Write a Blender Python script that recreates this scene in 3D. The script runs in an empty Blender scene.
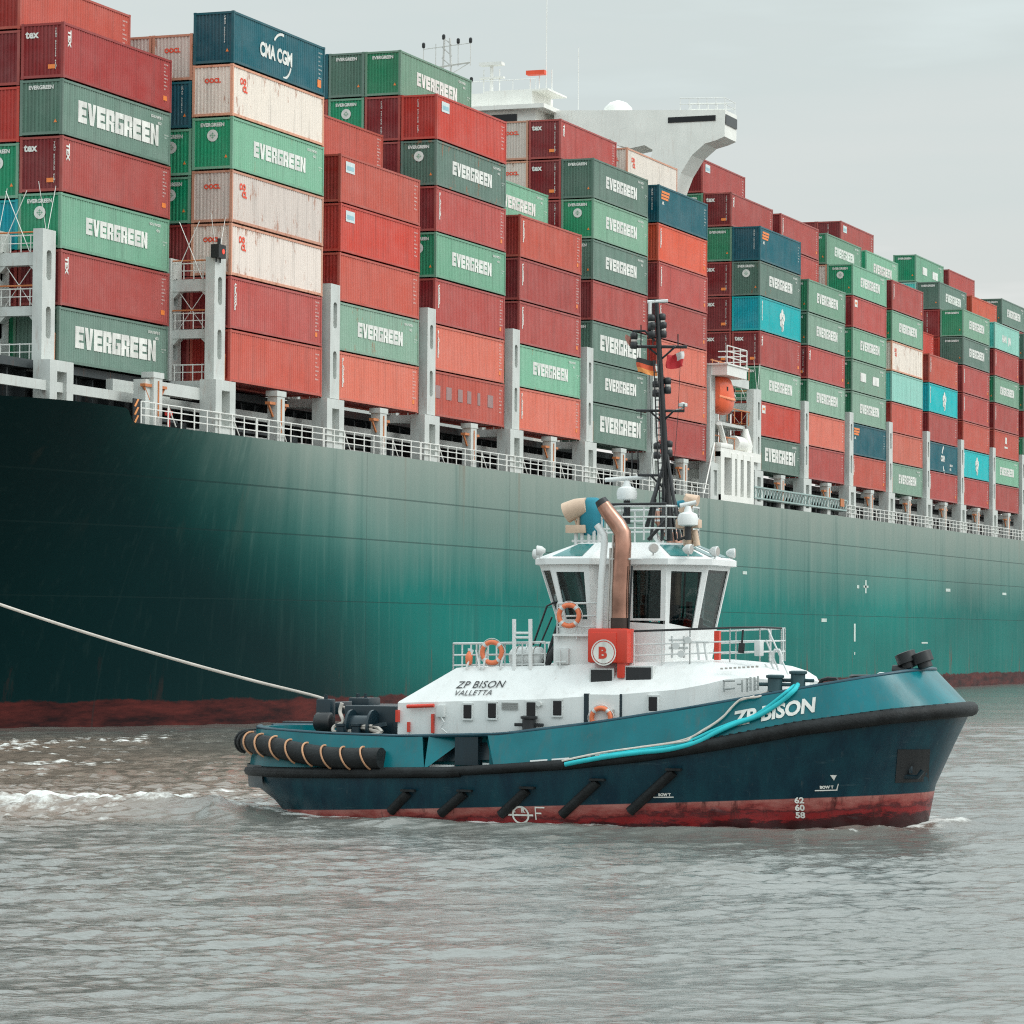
import bpy, bmesh, math, random
import numpy as np
from mathutils import Vector, Matrix
random.seed(7)
rng = np.random.default_rng(11)
sc = bpy.context.scene
COL = sc.collection
R = math.radians

# ------------------------------------------------------------------ camera
CAM = np.array([-145.433, -78.484, 5.204])
FPX = 3337.3
_y, _p, _r = R(69.2088), R(2.0598), R(0.4567)
FWD = np.array([math.sin(_y)*math.cos(_p), math.cos(_y)*math.cos(_p), math.sin(_p)])
_rt = np.array([math.cos(_y), -math.sin(_y), 0.0]); _up = np.cross(_rt, FWD)
RIGHT = math.cos(_r)*_rt + math.sin(_r)*_up
UP = math.cos(_r)*_up - math.sin(_r)*_rt
cam_data = bpy.data.cameras.new('camera')
cam = bpy.data.objects.new('camera', cam_data); COL.objects.link(cam)
m = Matrix.Identity(4)
for i in range(3):
    m[i][0], m[i][1], m[i][2], m[i][3] = RIGHT[i], UP[i], -FWD[i], CAM[i]
cam.matrix_world = m
cam_data.sensor_width = 36.0; cam_data.sensor_fit = 'HORIZONTAL'
cam_data.lens = FPX/1024*36.0
cam_data.clip_start = 1.0; cam_data.clip_end = 30000
sc.camera = cam

# ------------------------------------------------------------------ world: overcast sky over a Nishita base
SUN_EL, SUN_AZ = R(44), R(178)      # azimuth clockwise from +Y (north)
w = bpy.data.worlds.new('World'); sc.world = w; w.use_nodes = True
nt = w.node_tree; nt.nodes.clear()
out = nt.nodes.new('ShaderNodeOutputWorld')
sky = nt.nodes.new('ShaderNodeTexSky'); sky.sky_type = 'NISHITA'; sky.sun_disc = False
sky.sun_elevation = SUN_EL; sky.sun_rotation = SUN_AZ; sky.dust_density = 4; sky.air_density = 1
hs = nt.nodes.new('ShaderNodeHueSaturation'); hs.inputs['Saturation'].default_value = 0.25
nt.links.new(sky.outputs[0], hs.inputs['Color'])
bg1 = nt.nodes.new('ShaderNodeBackground'); bg1.inputs[1].default_value = 0.05
nt.links.new(hs.outputs[0], bg1.inputs[0])
tc = nt.nodes.new('ShaderNodeTexCoord')
sep = nt.nodes.new('ShaderNodeSeparateXYZ'); nt.links.new(tc.outputs['Generated'], sep.inputs[0])
mp = nt.nodes.new('ShaderNodeMapping'); mp.inputs['Scale'].default_value = (2.2, 2.2, 16)
nt.links.new(tc.outputs['Generated'], mp.inputs[0])
nz = nt.nodes.new('ShaderNodeTexNoise'); nz.inputs['Scale'].default_value = 1.6; nz.inputs['Detail'].default_value = 5
nz.inputs['Roughness'].default_value = 0.5
nt.links.new(mp.outputs[0], nz.inputs['Vector'])
mad = nt.nodes.new('ShaderNodeMath'); mad.operation = 'MULTIPLY_ADD'
nt.links.new(nz.outputs['Fac'], mad.inputs[0]); mad.inputs[1].default_value = 0.24
nt.links.new(sep.outputs['Z'], mad.inputs[2])
rp = nt.nodes.new('ShaderNodeValToRGB'); el = rp.color_ramp.elements
el[0].position = 0.0; el[0].color = (.66, .65, .63, 1)
el[1].position = 1.0; el[1].color = (1.30, 1.48, 1.49, 1)
for pos, c in ((.17, (.90, .88, .85, 1)), (.222, (.86, .85, .83, 1)), (.25, (.61, .645, .625, 1)), (.32, (.535, .61, .595, 1)), (.42, (.82, .95, .95, 1)), (.56, (1.28, 1.49, 1.50, 1))):
    e = el.new(pos); e.color = c
nt.links.new(mad.outputs[0], rp.inputs[0])
bg2 = nt.nodes.new('ShaderNodeBackground'); bg2.inputs[1].default_value = 0.9
nt.links.new(rp.outputs[0], bg2.inputs[0])
add = nt.nodes.new('ShaderNodeAddShader')
nt.links.new(bg1.outputs[0], add.inputs[0]); nt.links.new(bg2.outputs[0], add.inputs[1])
nt.links.new(add.outputs[0], out.inputs[0])
sun_d = bpy.data.lights.new('sun', 'SUN'); sun_d.energy = 1.05; sun_d.angle = R(24); sun_d.color = (1, .97, .92)
sun = bpy.data.objects.new('sun', sun_d); COL.objects.link(sun)
sd = Vector((math.sin(SUN_AZ)*math.cos(SUN_EL), math.cos(SUN_AZ)*math.cos(SUN_EL), math.sin(SUN_EL)))
sun.rotation_euler = (-sd).to_track_quat('-Z', 'Y').to_euler()
sun.location = (0, -60, 90)
sc.view_settings.view_transform = 'Standard'; sc.view_settings.look = 'None'
sc.view_settings.exposure = 0.0; sc.view_settings.gamma = 1.0
sc.cycles.max_bounces = 6; sc.cycles.transparent_max_bounces = 12
sc.cycles.use_denoising = False
sc.cycles.filter_width = 1.15
sc.cycles.sample_clamp_indirect = 4

# ------------------------------------------------------------------ material helpers
def lin(r, g, b):
    f = lambda c: (c/255/12.92) if c/255 <= .04045 else ((c/255+.055)/1.055)**2.4
    return (f(r), f(g), f(b), 1.0)

class NT:
    def __init__(s, name):
        s.m = bpy.data.materials.new(name); s.m.use_nodes = True
        s.t = s.m.node_tree; s.b = s.t.nodes['Principled BSDF']
    def n(s, typ, **kw):
        nd = s.t.nodes.new(typ)
        for k, v in kw.items():
            if k == 'op': nd.operation = v
            elif k == 'ins':
                for i, x in v.items():
                    if isinstance(x, bpy.types.NodeSocket): s.t.links.new(x, nd.inputs[i])
                    else: nd.inputs[i].default_value = x
            else: setattr(nd, k, v)
        return nd
    def link(s, a, b): s.t.links.new(a, b)
    def noise(s, vec, scale, detail=4, rough=.55):
        return s.n('ShaderNodeTexNoise', ins={'Vector': vec, 'Scale': scale, 'Detail': detail, 'Roughness': rough}).outputs['Fac']
    def math(s, op, a, b=0.0, c=0.0):
        return s.n('ShaderNodeMath', op=op, ins={0: a, 1: b, 2: c}).outputs[0]
    def ramp(s, fac, stops):
        nd = s.n('ShaderNodeValToRGB', ins={0: fac}); e = nd.color_ramp.elements
        while len(e) < len(stops): e.new(0.5)
        for x, (p, c) in zip(e, stops): x.position = p; x.color = c if len(c) == 4 else (*c, 1)
        return nd.outputs[0]
    def mix(s, fac, a, b, blend='MIX'):
        nd = s.n('ShaderNodeMix', data_type='RGBA', blend_type=blend)
        for i, x in ((0, fac), (6, a), (7, b)):
            if isinstance(x, bpy.types.NodeSocket): s.link(x, nd.inputs[i])
            else: nd.inputs[i].default_value = x
        return nd.outputs[2]
    def mapping(s, vec, scale=(1, 1, 1), loc=(0, 0, 0)):
        return s.n('ShaderNodeMapping', ins={0: vec, 1: loc, 3: scale}).outputs[0]
    def coords(s):
        return s.n('ShaderNodeTexCoord').outputs['Object']

MATS = {}
def paint(name, rgb, rough=.45, var=.12, rust=0.0, metal=0.0, spec=.5, scale=1.5, bump=0.0, streak=True):
    """painted or bare surface with procedural grime, rust streaks that run down, and uneven gloss"""
    if name in MATS: return MATS[name]
    k = NT(name); v = k.coords()
    n1 = k.noise(v, scale, 5)
    col = k.mix(k.ramp(n1, [(.3, (0, 0, 0)), (.7, (1, 1, 1))]), tuple(c*(1-var) for c in rgb[:3])+(1,), tuple(min(1, c*(1+var)) for c in rgb[:3])+(1,))
    n2 = k.noise(k.mapping(v, (2.5, 2.5, .22) if streak else (2, 2, 2)), scale*1.6, 5, .65)
    dirt = k.ramp(n2, [(.52, (0, 0, 0)), (.78, (1, 1, 1))])
    col = k.mix(k.math('MULTIPLY', dirt, .35*min(1, var*5)), col, (.10, .085, .07, 1) if max(rgb[:3]) > .08 else tuple(q*1.9+.006 for q in rgb[:3])+(1,))
    if rust:
        n3 = k.noise(k.mapping(v, (3, 3, .35)), scale*2.1, 6, .7)
        rm = k.ramp(n3, [(.60-.08*rust, (0, 0, 0)), (.72-.04*rust, (1, 1, 1))])
        col = k.mix(k.math('MULTIPLY', rm, min(1, rust)), col, (.28, .085, .03, 1))
    k.link(col, k.b.inputs['Base Color'])
    rr = k.math('MULTIPLY_ADD', n2, .25, rough-.12)
    k.link(rr, k.b.inputs['Roughness'])
    k.b.inputs['Metallic'].default_value = metal
    k.b.inputs['Specular IOR Level'].default_value = spec
    if bump:
        bp = k.n('ShaderNodeBump', ins={'Strength': bump, 'Distance': .02, 'Height': k.noise(v, scale*6, 5)})
        k.link(bp.outputs[0], k.b.inputs['Normal'])
    MATS[name] = k.m
    return k.m

# ------------------------------------------------------------------ mesh helpers
class MB:
    def __init__(s): s.v = []; s.f = []
    def add(s, vs, fs):
        o = len(s.v); s.v += [tuple(map(float, q)) for q in vs]; s.f += [tuple(i+o for i in q) for q in fs]
        return s
    def box(s, x0, x1, y0, y1, z0, z1):
        return s.add([(x0,y0,z0),(x1,y0,z0),(x1,y1,z0),(x0,y1,z0),(x0,y0,z1),(x1,y0,z1),(x1,y1,z1),(x0,y1,z1)],
                     [(0,3,2,1),(4,5,6,7),(0,1,5,4),(1,2,6,5),(2,3,7,6),(3,0,4,7)])
    def cbox(s, c, d): 
        return s.box(c[0]-d[0]/2, c[0]+d[0]/2, c[1]-d[1]/2, c[1]+d[1]/2, c[2]-d[2]/2, c[2]+d[2]/2)
    def bbox(s, x0, x1, y0, y1, z0, z1, b):
        """box with chamfered edges"""
        bm = bmesh.new(); bmesh.ops.create_cube(bm, size=1)
        for q in bm.verts:
            q.co = Vector((x0 if q.co.x < 0 else x1, y0 if q.co.y < 0 else y1, z0 if q.co.z < 0 else z1))
        bmesh.ops.bevel(bm, geom=bm.edges[:], offset=b, segments=2, profile=.6, affect='EDGES')
        bm.verts.index_update()
        s.add([q.co[:] for q in bm.verts], [[q.index for q in f.verts] for f in bm.faces]); bm.free()
        return s
    def tube(s, pts, rad, n=8, cap=True, closed=False):
        pts = [Vector(q) for q in pts]; N = len(pts)
        rads = rad if isinstance(rad, (list, tuple)) else [rad]*N
        ref = None; rings = []
        for i, q in enumerate(pts):
            a = pts[(i-1) % N] if (i > 0 or closed) else q
            b = pts[(i+1) % N] if (i < N-1 or closed) else q
            t = (b-a).normalized()
            if ref is None:
                ref = Vector((0, 0, 1)) if abs(t.z) < .9 else Vector((1, 0, 0))
            x = (ref - t*ref.dot(t)).normalized(); y = t.cross(x); ref = x
            rings.append([q + (x*math.cos(2*math.pi*k/n) + y*math.sin(2*math.pi*k/n))*rads[i] for k in range(n)])
        o = len(s.v)
        for rg in rings: s.v += [tuple(q) for q in rg]
        for i in range(N if closed else N-1):
            j = (i+1) % N
            for k in range(n):
                s.f.append((o+i*n+k, o+i*n+(k+1) % n, o+j*n+(k+1) % n, o+j*n+k))
        if cap and not closed:
            s.f.append(tuple(o+k for k in range(n))[::-1]); s.f.append(tuple(o+(N-1)*n+k for k in range(n)))
        return s
    def lathe(s, prof, c=(0, 0, 0), axis='z', n=16):
        """prof: (r, h) pairs"""
        o = len(s.v)
        for r, h in prof:
            for k in range(n):
                a = 2*math.pi*k/n; x, y = r*math.cos(a), r*math.sin(a)
                q = {'z': (x, y, h), 'x': (h, x, y), 'y': (y, h, x)}[axis]
                s.v.append((c[0]+q[0], c[1]+q[1], c[2]+q[2]))
        for i in range(len(prof)-1):
            for k in range(n):
                s.f.append((o+i*n+k, o+i*n+(k+1) % n, o+(i+1)*n+(k+1) % n, o+(i+1)*n+k))
        s.f.append(tuple(o+k for k in range(n))[::-1]); s.f.append(tuple(o+(len(prof)-1)*n+k for k in range(n)))
        return s
    def prism(s, poly, fn0, fn1):
        """poly: 2D points; fn0/fn1 map (a,b)->xyz for both end faces"""
        n = len(poly)
        return s.add([fn0(*q) for q in poly]+[fn1(*q) for q in poly],
                     [tuple(range(n))[::-1], tuple(range(n, 2*n))]+[(i, (i+1) % n, n+(i+1) % n, n+i) for i in range(n)])
    def grid(s, rows, close=False):
        """rows of equally long point lists"""
        o = len(s.v); n = len(rows[0])
        for rw in rows: s.v += [tuple(map(float, q)) for q in rw]
        for i in range(len(rows)-1):
            for k in range(n if close else n-1):
                s.f.append((o+i*n+k, o+i*n+(k+1) % n, o+(i+1)*n+(k+1) % n, o+(i+1)*n+k))
        return s
    def mesh(s, name, smooth=None, fix=True):
        me = bpy.data.meshes.new(name); me.from_pydata(s.v, [], s.f); 
        if fix:
            bm = bmesh.new(); bm.from_mesh(me); bmesh.ops.recalc_face_normals(bm, faces=bm.faces[:]); bm.to_mesh(me); bm.free()
        if smooth:
            me.polygons.foreach_set('use_smooth', [True]*len(me.polygons)); me.set_sharp_from_angle(angle=R(smooth))
        me.update()
        return me
    def pieces(s, gap=.12):
        """the separate bodies in this builder, as builders of their own (bodies closer than gap stay together)"""
        p = list(range(len(s.v)))
        def find(i):
            while p[i] != i: p[i] = p[p[i]]; i = p[i]
            return i
        for f in s.f:
            a = find(f[0])
            for i in f[1:]: p[find(i)] = a
        V = np.array(s.v); roots = {}
        for i in range(len(s.v)): roots.setdefault(find(i), []).append(i)
        ks = list(roots); bb = [(V[roots[k]].min(0), V[roots[k]].max(0)) for k in ks]; g = list(range(len(ks)))
        def fg(i):
            while g[i] != i: i = g[i]
            return i
        for i in range(len(ks)):
            for j in range(i):
                if np.all(bb[i][0]-gap < bb[j][1]) and np.all(bb[j][0]-gap < bb[i][1]): g[fg(i)] = fg(j)
        own = {}
        for i, k in enumerate(ks): own[k] = fg(i)
        res = {}
        for f in s.f: res.setdefault(own[find(f[0])], []).append(f)
        outl = []
        for fs in res.values():
            idx = sorted({i for f in fs for i in f}); mp_ = {i: n for n, i in enumerate(idx)}
            outl.append(MB().add([s.v[i] for i in idx], [tuple(mp_[i] for i in f) for f in fs]))
        return outl
    def build_each(s, name, mat, parent=None, smooth=None, fix=True, gap=.12):
        return [q.build(name, mat, parent, smooth, fix) for q in s.pieces(gap)]
    def build(s, name, mat, parent=None, smooth=None, fix=True):
        return obj(name, s.mesh(name, smooth, fix), mat, parent)

def obj(name, me, mat=None, parent=None):
    o = bpy.data.objects.new(name, me); COL.objects.link(o)
    if mat is not None and me is not None:
        if len(me.materials) == 0: me.materials.append(mat)
    if parent is not None: o.parent = parent
    return o
def tag(o, label=None, cat=None, group=None, kind=None):
    if label: o['label'] = label
    if cat: o['category'] = cat
    if group: o['group'] = group
    if kind: o['kind'] = kind
    return o
def empty(name, loc, rz, label, cat, group=None):
    o = bpy.data.objects.new(name, None); COL.objects.link(o); o.empty_display_size = .5
    o.location = loc; o.rotation_euler = (0, 0, rz)
    return tag(o, label, cat, group)
def text_mesh(s, size, bold=0.0, ext=0.004, shear=0.0, align='LEFT', spacing=1.0, width=1.0):
    cu = bpy.data.curves.new('lettering', 'FONT'); cu.body = s; cu.size = size; cu.offset = bold; cu.extrude = ext
    cu.shear = shear; cu.align_x = align; cu.space_character = spacing; cu.resolution_u = 3
    o = bpy.data.objects.new('lettering', cu); COL.objects.link(o)
    me = bpy.data.meshes.new_from_object(o)
    bpy.data.objects.remove(o); bpy.data.curves.remove(cu)
    if width != 1.0:
        for v in me.vertices: v.co.x *= width
    me.materials.clear()
    return me
def mesh_lists(me): return [v.co.copy() for v in me.vertices], [tuple(p.vertices) for p in me.polygons]
def ss(a, b, x):
    t = np.clip((np.asarray(x, float)-a)/(b-a), 0, 1); return t*t*(3-2*t)
# ------------------------------------------------------------------ the container ship (x along the ship, aft = +x; its visible side at y = 0)
BASE = 18.65          # bottom of the lowest containers
DECK = 15.70
ship = empty('container_ship', (60, 25, 0), 0, 'huge green container ship stacked high with containers, filling the background behind the tugboat', 'container ship')
SHIP_OFF = Vector((-60, -25, 0))
def sp(o):           # ship parts are modelled in world coordinates
    o.parent = ship; o.location = SHIP_OFF; return o
M_grey = paint('ship_light_grey_paint', lin(196, 200, 196), .5, .10, .35, scale=.8)
M_white = paint('ship_white_paint', lin(232, 232, 226), .45, .06, .25, scale=.6)
M_dark = paint('ship_coaming_grey', lin(54, 60, 62), .55, .2, .3, scale=.7)
M_deck = paint('ship_deck_red_brown', lin(80, 72, 68), .7, .2, .2, scale=.6)
M_black = paint('black_steel', lin(22, 25, 27), .5, .2)
M_orange = paint('orange_steel', lin(192, 118, 72), .5, .15)
M_rail = paint('white_rail_paint', lin(225, 225, 220), .5, .05)
M_glass = paint('dark_window_glass', lin(9, 15, 20), .12, .05, spec=.45)

def hull_mat():
    k = NT('ship_hull_paint'); v = k.coords(); s = k.n('ShaderNodeSeparateXYZ', ins={0: v}); z = s.outputs['Z']; x = s.outputs['X']
    big = k.noise(k.mapping(v, (.02, .02, .06)), 1.0, 4)
    strk = k.noise(k.mapping(v, (.55, .55, .03)), 1.0, 6, .65)
    fine = k.noise(k.mapping(v, (2.2, 2.2, .12)), 1.0, 5, .6)
    base = k.mix(k.ramp(big, [(.3, (0, 0, 0)), (.7, (1, 1, 1))]), (.001, .098, .086, 1), (.0025, .190, .162, 1))
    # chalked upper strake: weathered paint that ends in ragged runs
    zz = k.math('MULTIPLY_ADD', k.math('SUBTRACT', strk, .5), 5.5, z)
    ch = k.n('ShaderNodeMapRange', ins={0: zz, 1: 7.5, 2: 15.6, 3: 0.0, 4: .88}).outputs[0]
    # shade under the flared bow, painted in as near-black colour with a ragged edge
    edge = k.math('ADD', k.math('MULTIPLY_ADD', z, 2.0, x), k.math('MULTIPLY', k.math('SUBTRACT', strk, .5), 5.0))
    bow_shade = k.n('ShaderNodeMapRange', interpolation_type='SMOOTHSTEP', ins={0: edge, 1: 31.0, 2: 62.0, 3: .95, 4: 0.0}).outputs[0]
    base = k.mix(k.math('MULTIPLY', ch, k.math('SUBTRACT', 1.0, k.math('MULTIPLY', bow_shade, 1.07))), base, (.27, .31, .275, 1))
    base = k.mix(bow_shade, base, (.0015, .012, .0145, 1))
    keep = k.math('SUBTRACT', 1.0, k.math('MULTIPLY', bow_shade, .9))
    light = k.ramp(fine, [(.55, (0, 0, 0)), (.75, (1, 1, 1))])
    base = k.mix(k.math('MULTIPLY', k.math('MULTIPLY', light, .15), keep), base, (.25, .36, .31, 1))
    dk = k.ramp(strk, [(.28, (1, 1, 1)), (.42, (0, 0, 0))])
    base = k.mix(k.math('MULTIPLY', k.math('MULTIPLY', dk, .36), keep), base, (.01, .06, .055, 1))
    # rust runs, densest low down
    low = k.n('ShaderNodeMapRange', ins={0: z, 1: 1.0, 2: 6.5, 3: .62, 4: 0.0}).outputs[0]
    rr = k.noise(k.mapping(v, (.9, .9, .10), (3, 3, 3)), 1.0, 6, .7)
    rm = k.ramp(k.math('MULTIPLY_ADD', low, .22, rr), [(.70, (0, 0, 0)), (.80, (1, 1, 1))])
    base = k.mix(k.math('MULTIPLY', k.math('MULTIPLY', rm, .8), keep), base, (.16, .035, .02, 1))
    top = k.n('ShaderNodeMapRange', ins={0: z, 1: 9.0, 2: 15.6, 3: 0.0, 4: .55}).outputs[0]
    rn = k.noise(k.mapping(v, (.42, .42, .012), (7, 7, 7)), 1.0, 4, .6)
    base = k.mix(k.math('MULTIPLY', k.math('MULTIPLY', k.ramp(rn, [(.62, (0, 0, 0)), (.70, (1, 1, 1))]), top), keep), base, (.20, .13, .085, 1))
    # red boot topping
    bz = k.math('MULTIPLY_ADD', k.math('SUBTRACT', k.noise(k.mapping(v, (.35, .35, .5)), 1.0, 6, .7), .5), .9, z)
    boot = k.ramp(bz, [(.0, (1, 1, 1)), (1.0, (1, 1, 1))])
    bm = k.n('ShaderNodeMapRange', ins={0: bz, 1: 1.30, 2: 1.42, 3: 1.0, 4: 0.0}).outputs[0]
    redn = k.noise(k.mapping(v, (.3, .3, 1.6)), 1.0, 6, .7)
    red = k.mix(k.ramp(redn, [(.35, (0, 0, 0)), (.65, (1, 1, 1))]), (.020, .010, .011, 1), (.105, .024, .021, 1))
    base = k.mix(bm, base, red)
    # plate seams
    def line(z0, hw):
        return k.math('LESS_THAN', k.math('ABSOLUTE', k.math('SUBTRACT', z, z0)), hw)
    seam = k.math('MAXIMUM', line(13.15, .045), k.math('MAXIMUM', line(10.6, .04), line(6.9, .03)))
    vs = k.math('LESS_THAN', k.math('ABSOLUTE', k.math('SUBTRACT', k.math('FRACT', k.math('DIVIDE', x, 23.7)), .5)), .0022)
    base = k.mix(k.math('MULTIPLY', k.math('MAXIMUM', seam, k.math('MULTIPLY', vs, .6)), .55), base, (.01, .03, .03, 1))
    k.link(base, k.b.inputs['Base Color'])
    k.link(k.math('MULTIPLY_ADD', strk, .25, .36), k.b.inputs['Roughness'])
    hgt = k.math('ADD', k.noise(k.mapping(v, (.4, .4, .35)), 1.0, 3), k.math('MULTIPLY', seam, -.6))
    hgt = k.math('ADD', hgt, k.math('MULTIPLY', k.math('SINE', k.math('MULTIPLY', x, 2.14)), .12)); hgt = k.math('ADD', hgt, k.math('MULTIPLY', k.math('SINE', k.math('MULTIPLY', z, 2.6)), .06))
    k.b.inputs['Specular IOR Level'].default_value = .08
    bp = k.n('ShaderNodeBump', ins={'Strength': .22, 'Distance': .12, 'Height': hgt})
    k.link(bp.outputs[0], k.b.inputs['Normal'])
    return k.m
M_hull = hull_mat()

def hull_y(X, z):
    d = max(0.0, 34.0-X)
    wl = .0112*d*d if d < 40 else .0112*1600+(d-40)*.88
    e = max(0.0, 1.5-X)
    dk = .045*e*e if e < 9 else .045*81+(e-9)*.82
    g = 1-min(1.0, max(0.0, z)/16.35)**1.45
    return -.6+dk+max(0.0, wl-dk)*g
def hull_top(X):
    return 15.72+.63*(1-float(ss(4.7, 6.7, X)))
xs = [-24, -20, -16, -12, -9, -6, -4, -2, 0, 2, 3.5, 4.7, 5.2, 5.7, 6.2, 6.7, 8, 10, 12, 14, 16, 18, 20, 22, 24, 26, 28, 30, 32, 34, 38, 45]+list(range(60, 271, 15))
mb = MB(); rows = []
for X in xs:
    zt = hull_top(X)
    rows.append([(X, hull_y(X, z), z) for z in [-2, 0, .7, 1.4, 2.5, 4, 5.5, 7, 8.5, 10, 11.5, 13, 14.2, 15.2, zt]] +
                [(X, hull_y(X, zt)+.12, zt), (X, max(hull_y(X, DECK), hull_y(X, zt))+.3, DECK), (X, 25, DECK)])
mb.grid(rows)
far = [[(q[0], 50-q[1], q[2]) for q in rw] for rw in rows]; mb.grid(far)
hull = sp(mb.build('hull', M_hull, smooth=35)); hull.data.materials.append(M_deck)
for p in hull.data.polygons:
    if p.normal.z > .9 and p.center.z < DECK+.05 and p.center.z > 10: p.material_index = 1

# white marks on the hull
mk = MB()
def hmark(x0, x1, z0, z1, off=.02):
    y = hull_y((x0+x1)/2, (z0+z1)/2)-.012
    ya, yb = hull_y(x0, z0)-.02, hull_y(x1, z1)-.02
    mk.add([(x0, hull_y(x0, z0)-off, z0), (x1, hull_y(x1, z0)-off, z0), (x1, hull_y(x1, z1)-off, z1), (x0, hull_y(x0, z1)-off, z1)], [(0, 1, 2, 3)])
hmark(146.6, 147.2, 4.6, 6.2); hmark(146.7, 147.1, 3.4, 3.65); hmark(135.7, 137.4, 6.3, 6.6); hmark(147.6, 148.4, 9.4, 9.7); hmark(150.5, 151.0, 9.0, 10.2); hmark(149.9, 151.7, 9.5, 9.7)
hmark(112, 113.2, 10.0, 10.25); hmark(182, 184, 9.6, 9.9); hmark(208, 210, 9.6, 9.85); hmark(172, 174.5, 4.4, 4.55)
for a, b, c, d in ((-8.6, -7.55, 8.85, 9.0), (-8.6, -7.5, 8.35, 8.5), (-8.6, -7.9, 7.9, 8.05), (-7.62, -7.5, 8.3, 9.05), (-7.95, -7.8, 7.7, 8.2)): hmark(a+.15, b+.25, c, d, .22)
[sp(q) for q in mk.build_each('hull_mark', paint('hull_mark_paint', lin(190, 205, 198), .5, .15, .2), fix=False)]

# coaming, hatch beams
mb = MB(); mb.box(-12, 262, 4.2, 4.5, DECK, BASE-.25); mb.box(-12, 262, 3.2, 48, BASE-.45, BASE-.015)
sp(mb.build('hatch_coaming', M_dark))
mb = MB()
for z0, z1, y in ((17.05, 17.55, 2.1), (16.0, 16.2, 2.6)): mb.box(-10, 262, y, y+.25, z0, z1)
[sp(q) for q in mb.build_each('girder', M_grey)]
mb = MB()
for i in range(84):
    X = -9+i*1.8
    mb.box(X, X+.12, 3.6, 4.2, DECK, BASE-.5)
    if i % 4 == 1: mb.box(X+.5, X+1.2, 1.4, 2.0, DECK, DECK+random.uniform(.5, 1.1))
    if i % 7 == 3: mb.tube([(X, 1.2, DECK+.5), (X+5, 1.2, DECK+.5)], .09, 6)
[sp(q) for q in mb.build_each('coaming_stay', M_dark)]

BX = [3.94, 18.0, 32.65, 47.49, 62.38, 77.11, 91.87, 118.59, 133.24, 148.13, 162.44, 177.34, 192.06, 206.86, 221.62]
BY = [2.8]+[0.0]*14
# towers (lashing bridges) between the bays: shared leg mesh with recessed slots
def leg_mb():
    m = MB(); W, D = 1.35, .55
    slots = [(1.15, 2.75), (4.1, 5.6)]; m.box(.0, W, D-.12, D, 0, 6.65)
    m.box(0, .42, 0, D-.12, 0, 6.65); m.box(W-.42, W, 0, D-.12, 0, 6.65)
    zc = [0]+[z for s_ in slots for z in s_]+[6.65]
    for a, b in zip(zc[0::2], zc[1::2]): m.box(.42, W-.42, 0, D-.12, a, b)
    for z in (1.15, 2.75, 4.1, 5.6):
        s_ = 1 if z in (1.15, 4.1) else -1
        for xa, xb in ((.42, .55), (W-.42, W-.55)):
            m.add([(xa, .002, z), (xb, .002, z), (xa, .002, z+s_*.13)], [(0, 1, 2)])
    return m
leg_me = leg_mb().mesh('tower_leg')
beam = MB(); beam.box(.35, 1.0, .55, 2.55, 4.85, 5.5); beam.box(.35, 1.0, .55, 2.55, 2.3, 2.78); beam.box(.2, 1.3, -.1, 2.7, -.5, -.02)
for z in (4.85, 2.3):
    for yy, sg in ((.55, 1), (2.55, -1)): beam.prism([(0, 0), (sg*.35, 0), (0, -.35)], lambda a, b: (.4, yy+a, z+b), lambda a, b: (.95, yy+a, z+b))
beam_mes = [q.mesh('cross_beam') for q in beam.pieces(.05)]
rl = MB()
for z in (0, 2.8, 5.5):
    rl.tube([(.3, .6, z+.85), (.3, 2.5, z+.85)], .035, 5); rl.tube([(.3, .6, z+.45), (.3, 2.5, z+.45)], .025, 5)
    for yy in (.75, 1.3, 1.9, 2.4): rl.tube([(.3, yy, z), (.3, yy, z+.9)], .03, 5)
rail_mes = [q.mesh('platform_rail') for q in rl.pieces(.05)]
rl2 = MB()
for z in (2.8, 5.5): rl2.tube([(.24, .56, z+1.0), (.24, 2.54, z+1.0)], .045, 5)
rl2.tube([(1.38, -.05, .1), (1.38, -.05, 1.5)], .06, 5); rl2.tube([(1.36, .3, .2), (1.36, .3, 1.6)], .05, 5)
rl2.box(1.42, 1.5, .0, .2, 2.0, 2.5)
rail2_mes = [q.mesh('orange_rail') for q in rl2.pieces(.05)]
wires = MB(); wires.tube([(.6, .05, 6.6), (-.15, .1, 9.0)], .018, 4); wires.tube([(.75, .05, 6.6), (1.65, .1, 9.0)], .018, 4)
for a, b in (((.1, .7, 5.5), (.1, 2.1, 8.6)), ((.1, 2.4, 5.5), (.1, .9, 8.6)), ((.5, .7, 2.8), (.5, 2.3, 4.9)), ((.5, 2.3, 2.8), (.5, .7, 4.9))): wires.tube([a, b], .022, 4)
wire_mes = [q.mesh('lashing_rod') for q in wires.pieces(.02)]
ped = MB()
ped.box(0, 2.45, .55, .95, 0, 2.9); ped.box(0, .75, 0, .55, 0, 2.9); ped.box(1.75, 2.45, 0, .55, 0, 2.9); ped.box(.75, 1.75, 0, .55, 2.35, 2.9); ped.box(.75, 1.75, 0, .55, 0, .35)
ped_me = ped.mesh('deck_pedestal')
mid = MB(); mid.box(0, 1.0, 0, .6, 0, 2.75); mid.box(-.12, 1.12, -.04, .66, 2.55, 2.85)
mid_me = mid.mesh('deck_post')
br = MB(); br.box(-.75, 0, .1, .4, 2.05, 2.2); br.box(1.0, 1.75, .1, .4, 2.05, 2.2)
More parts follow.
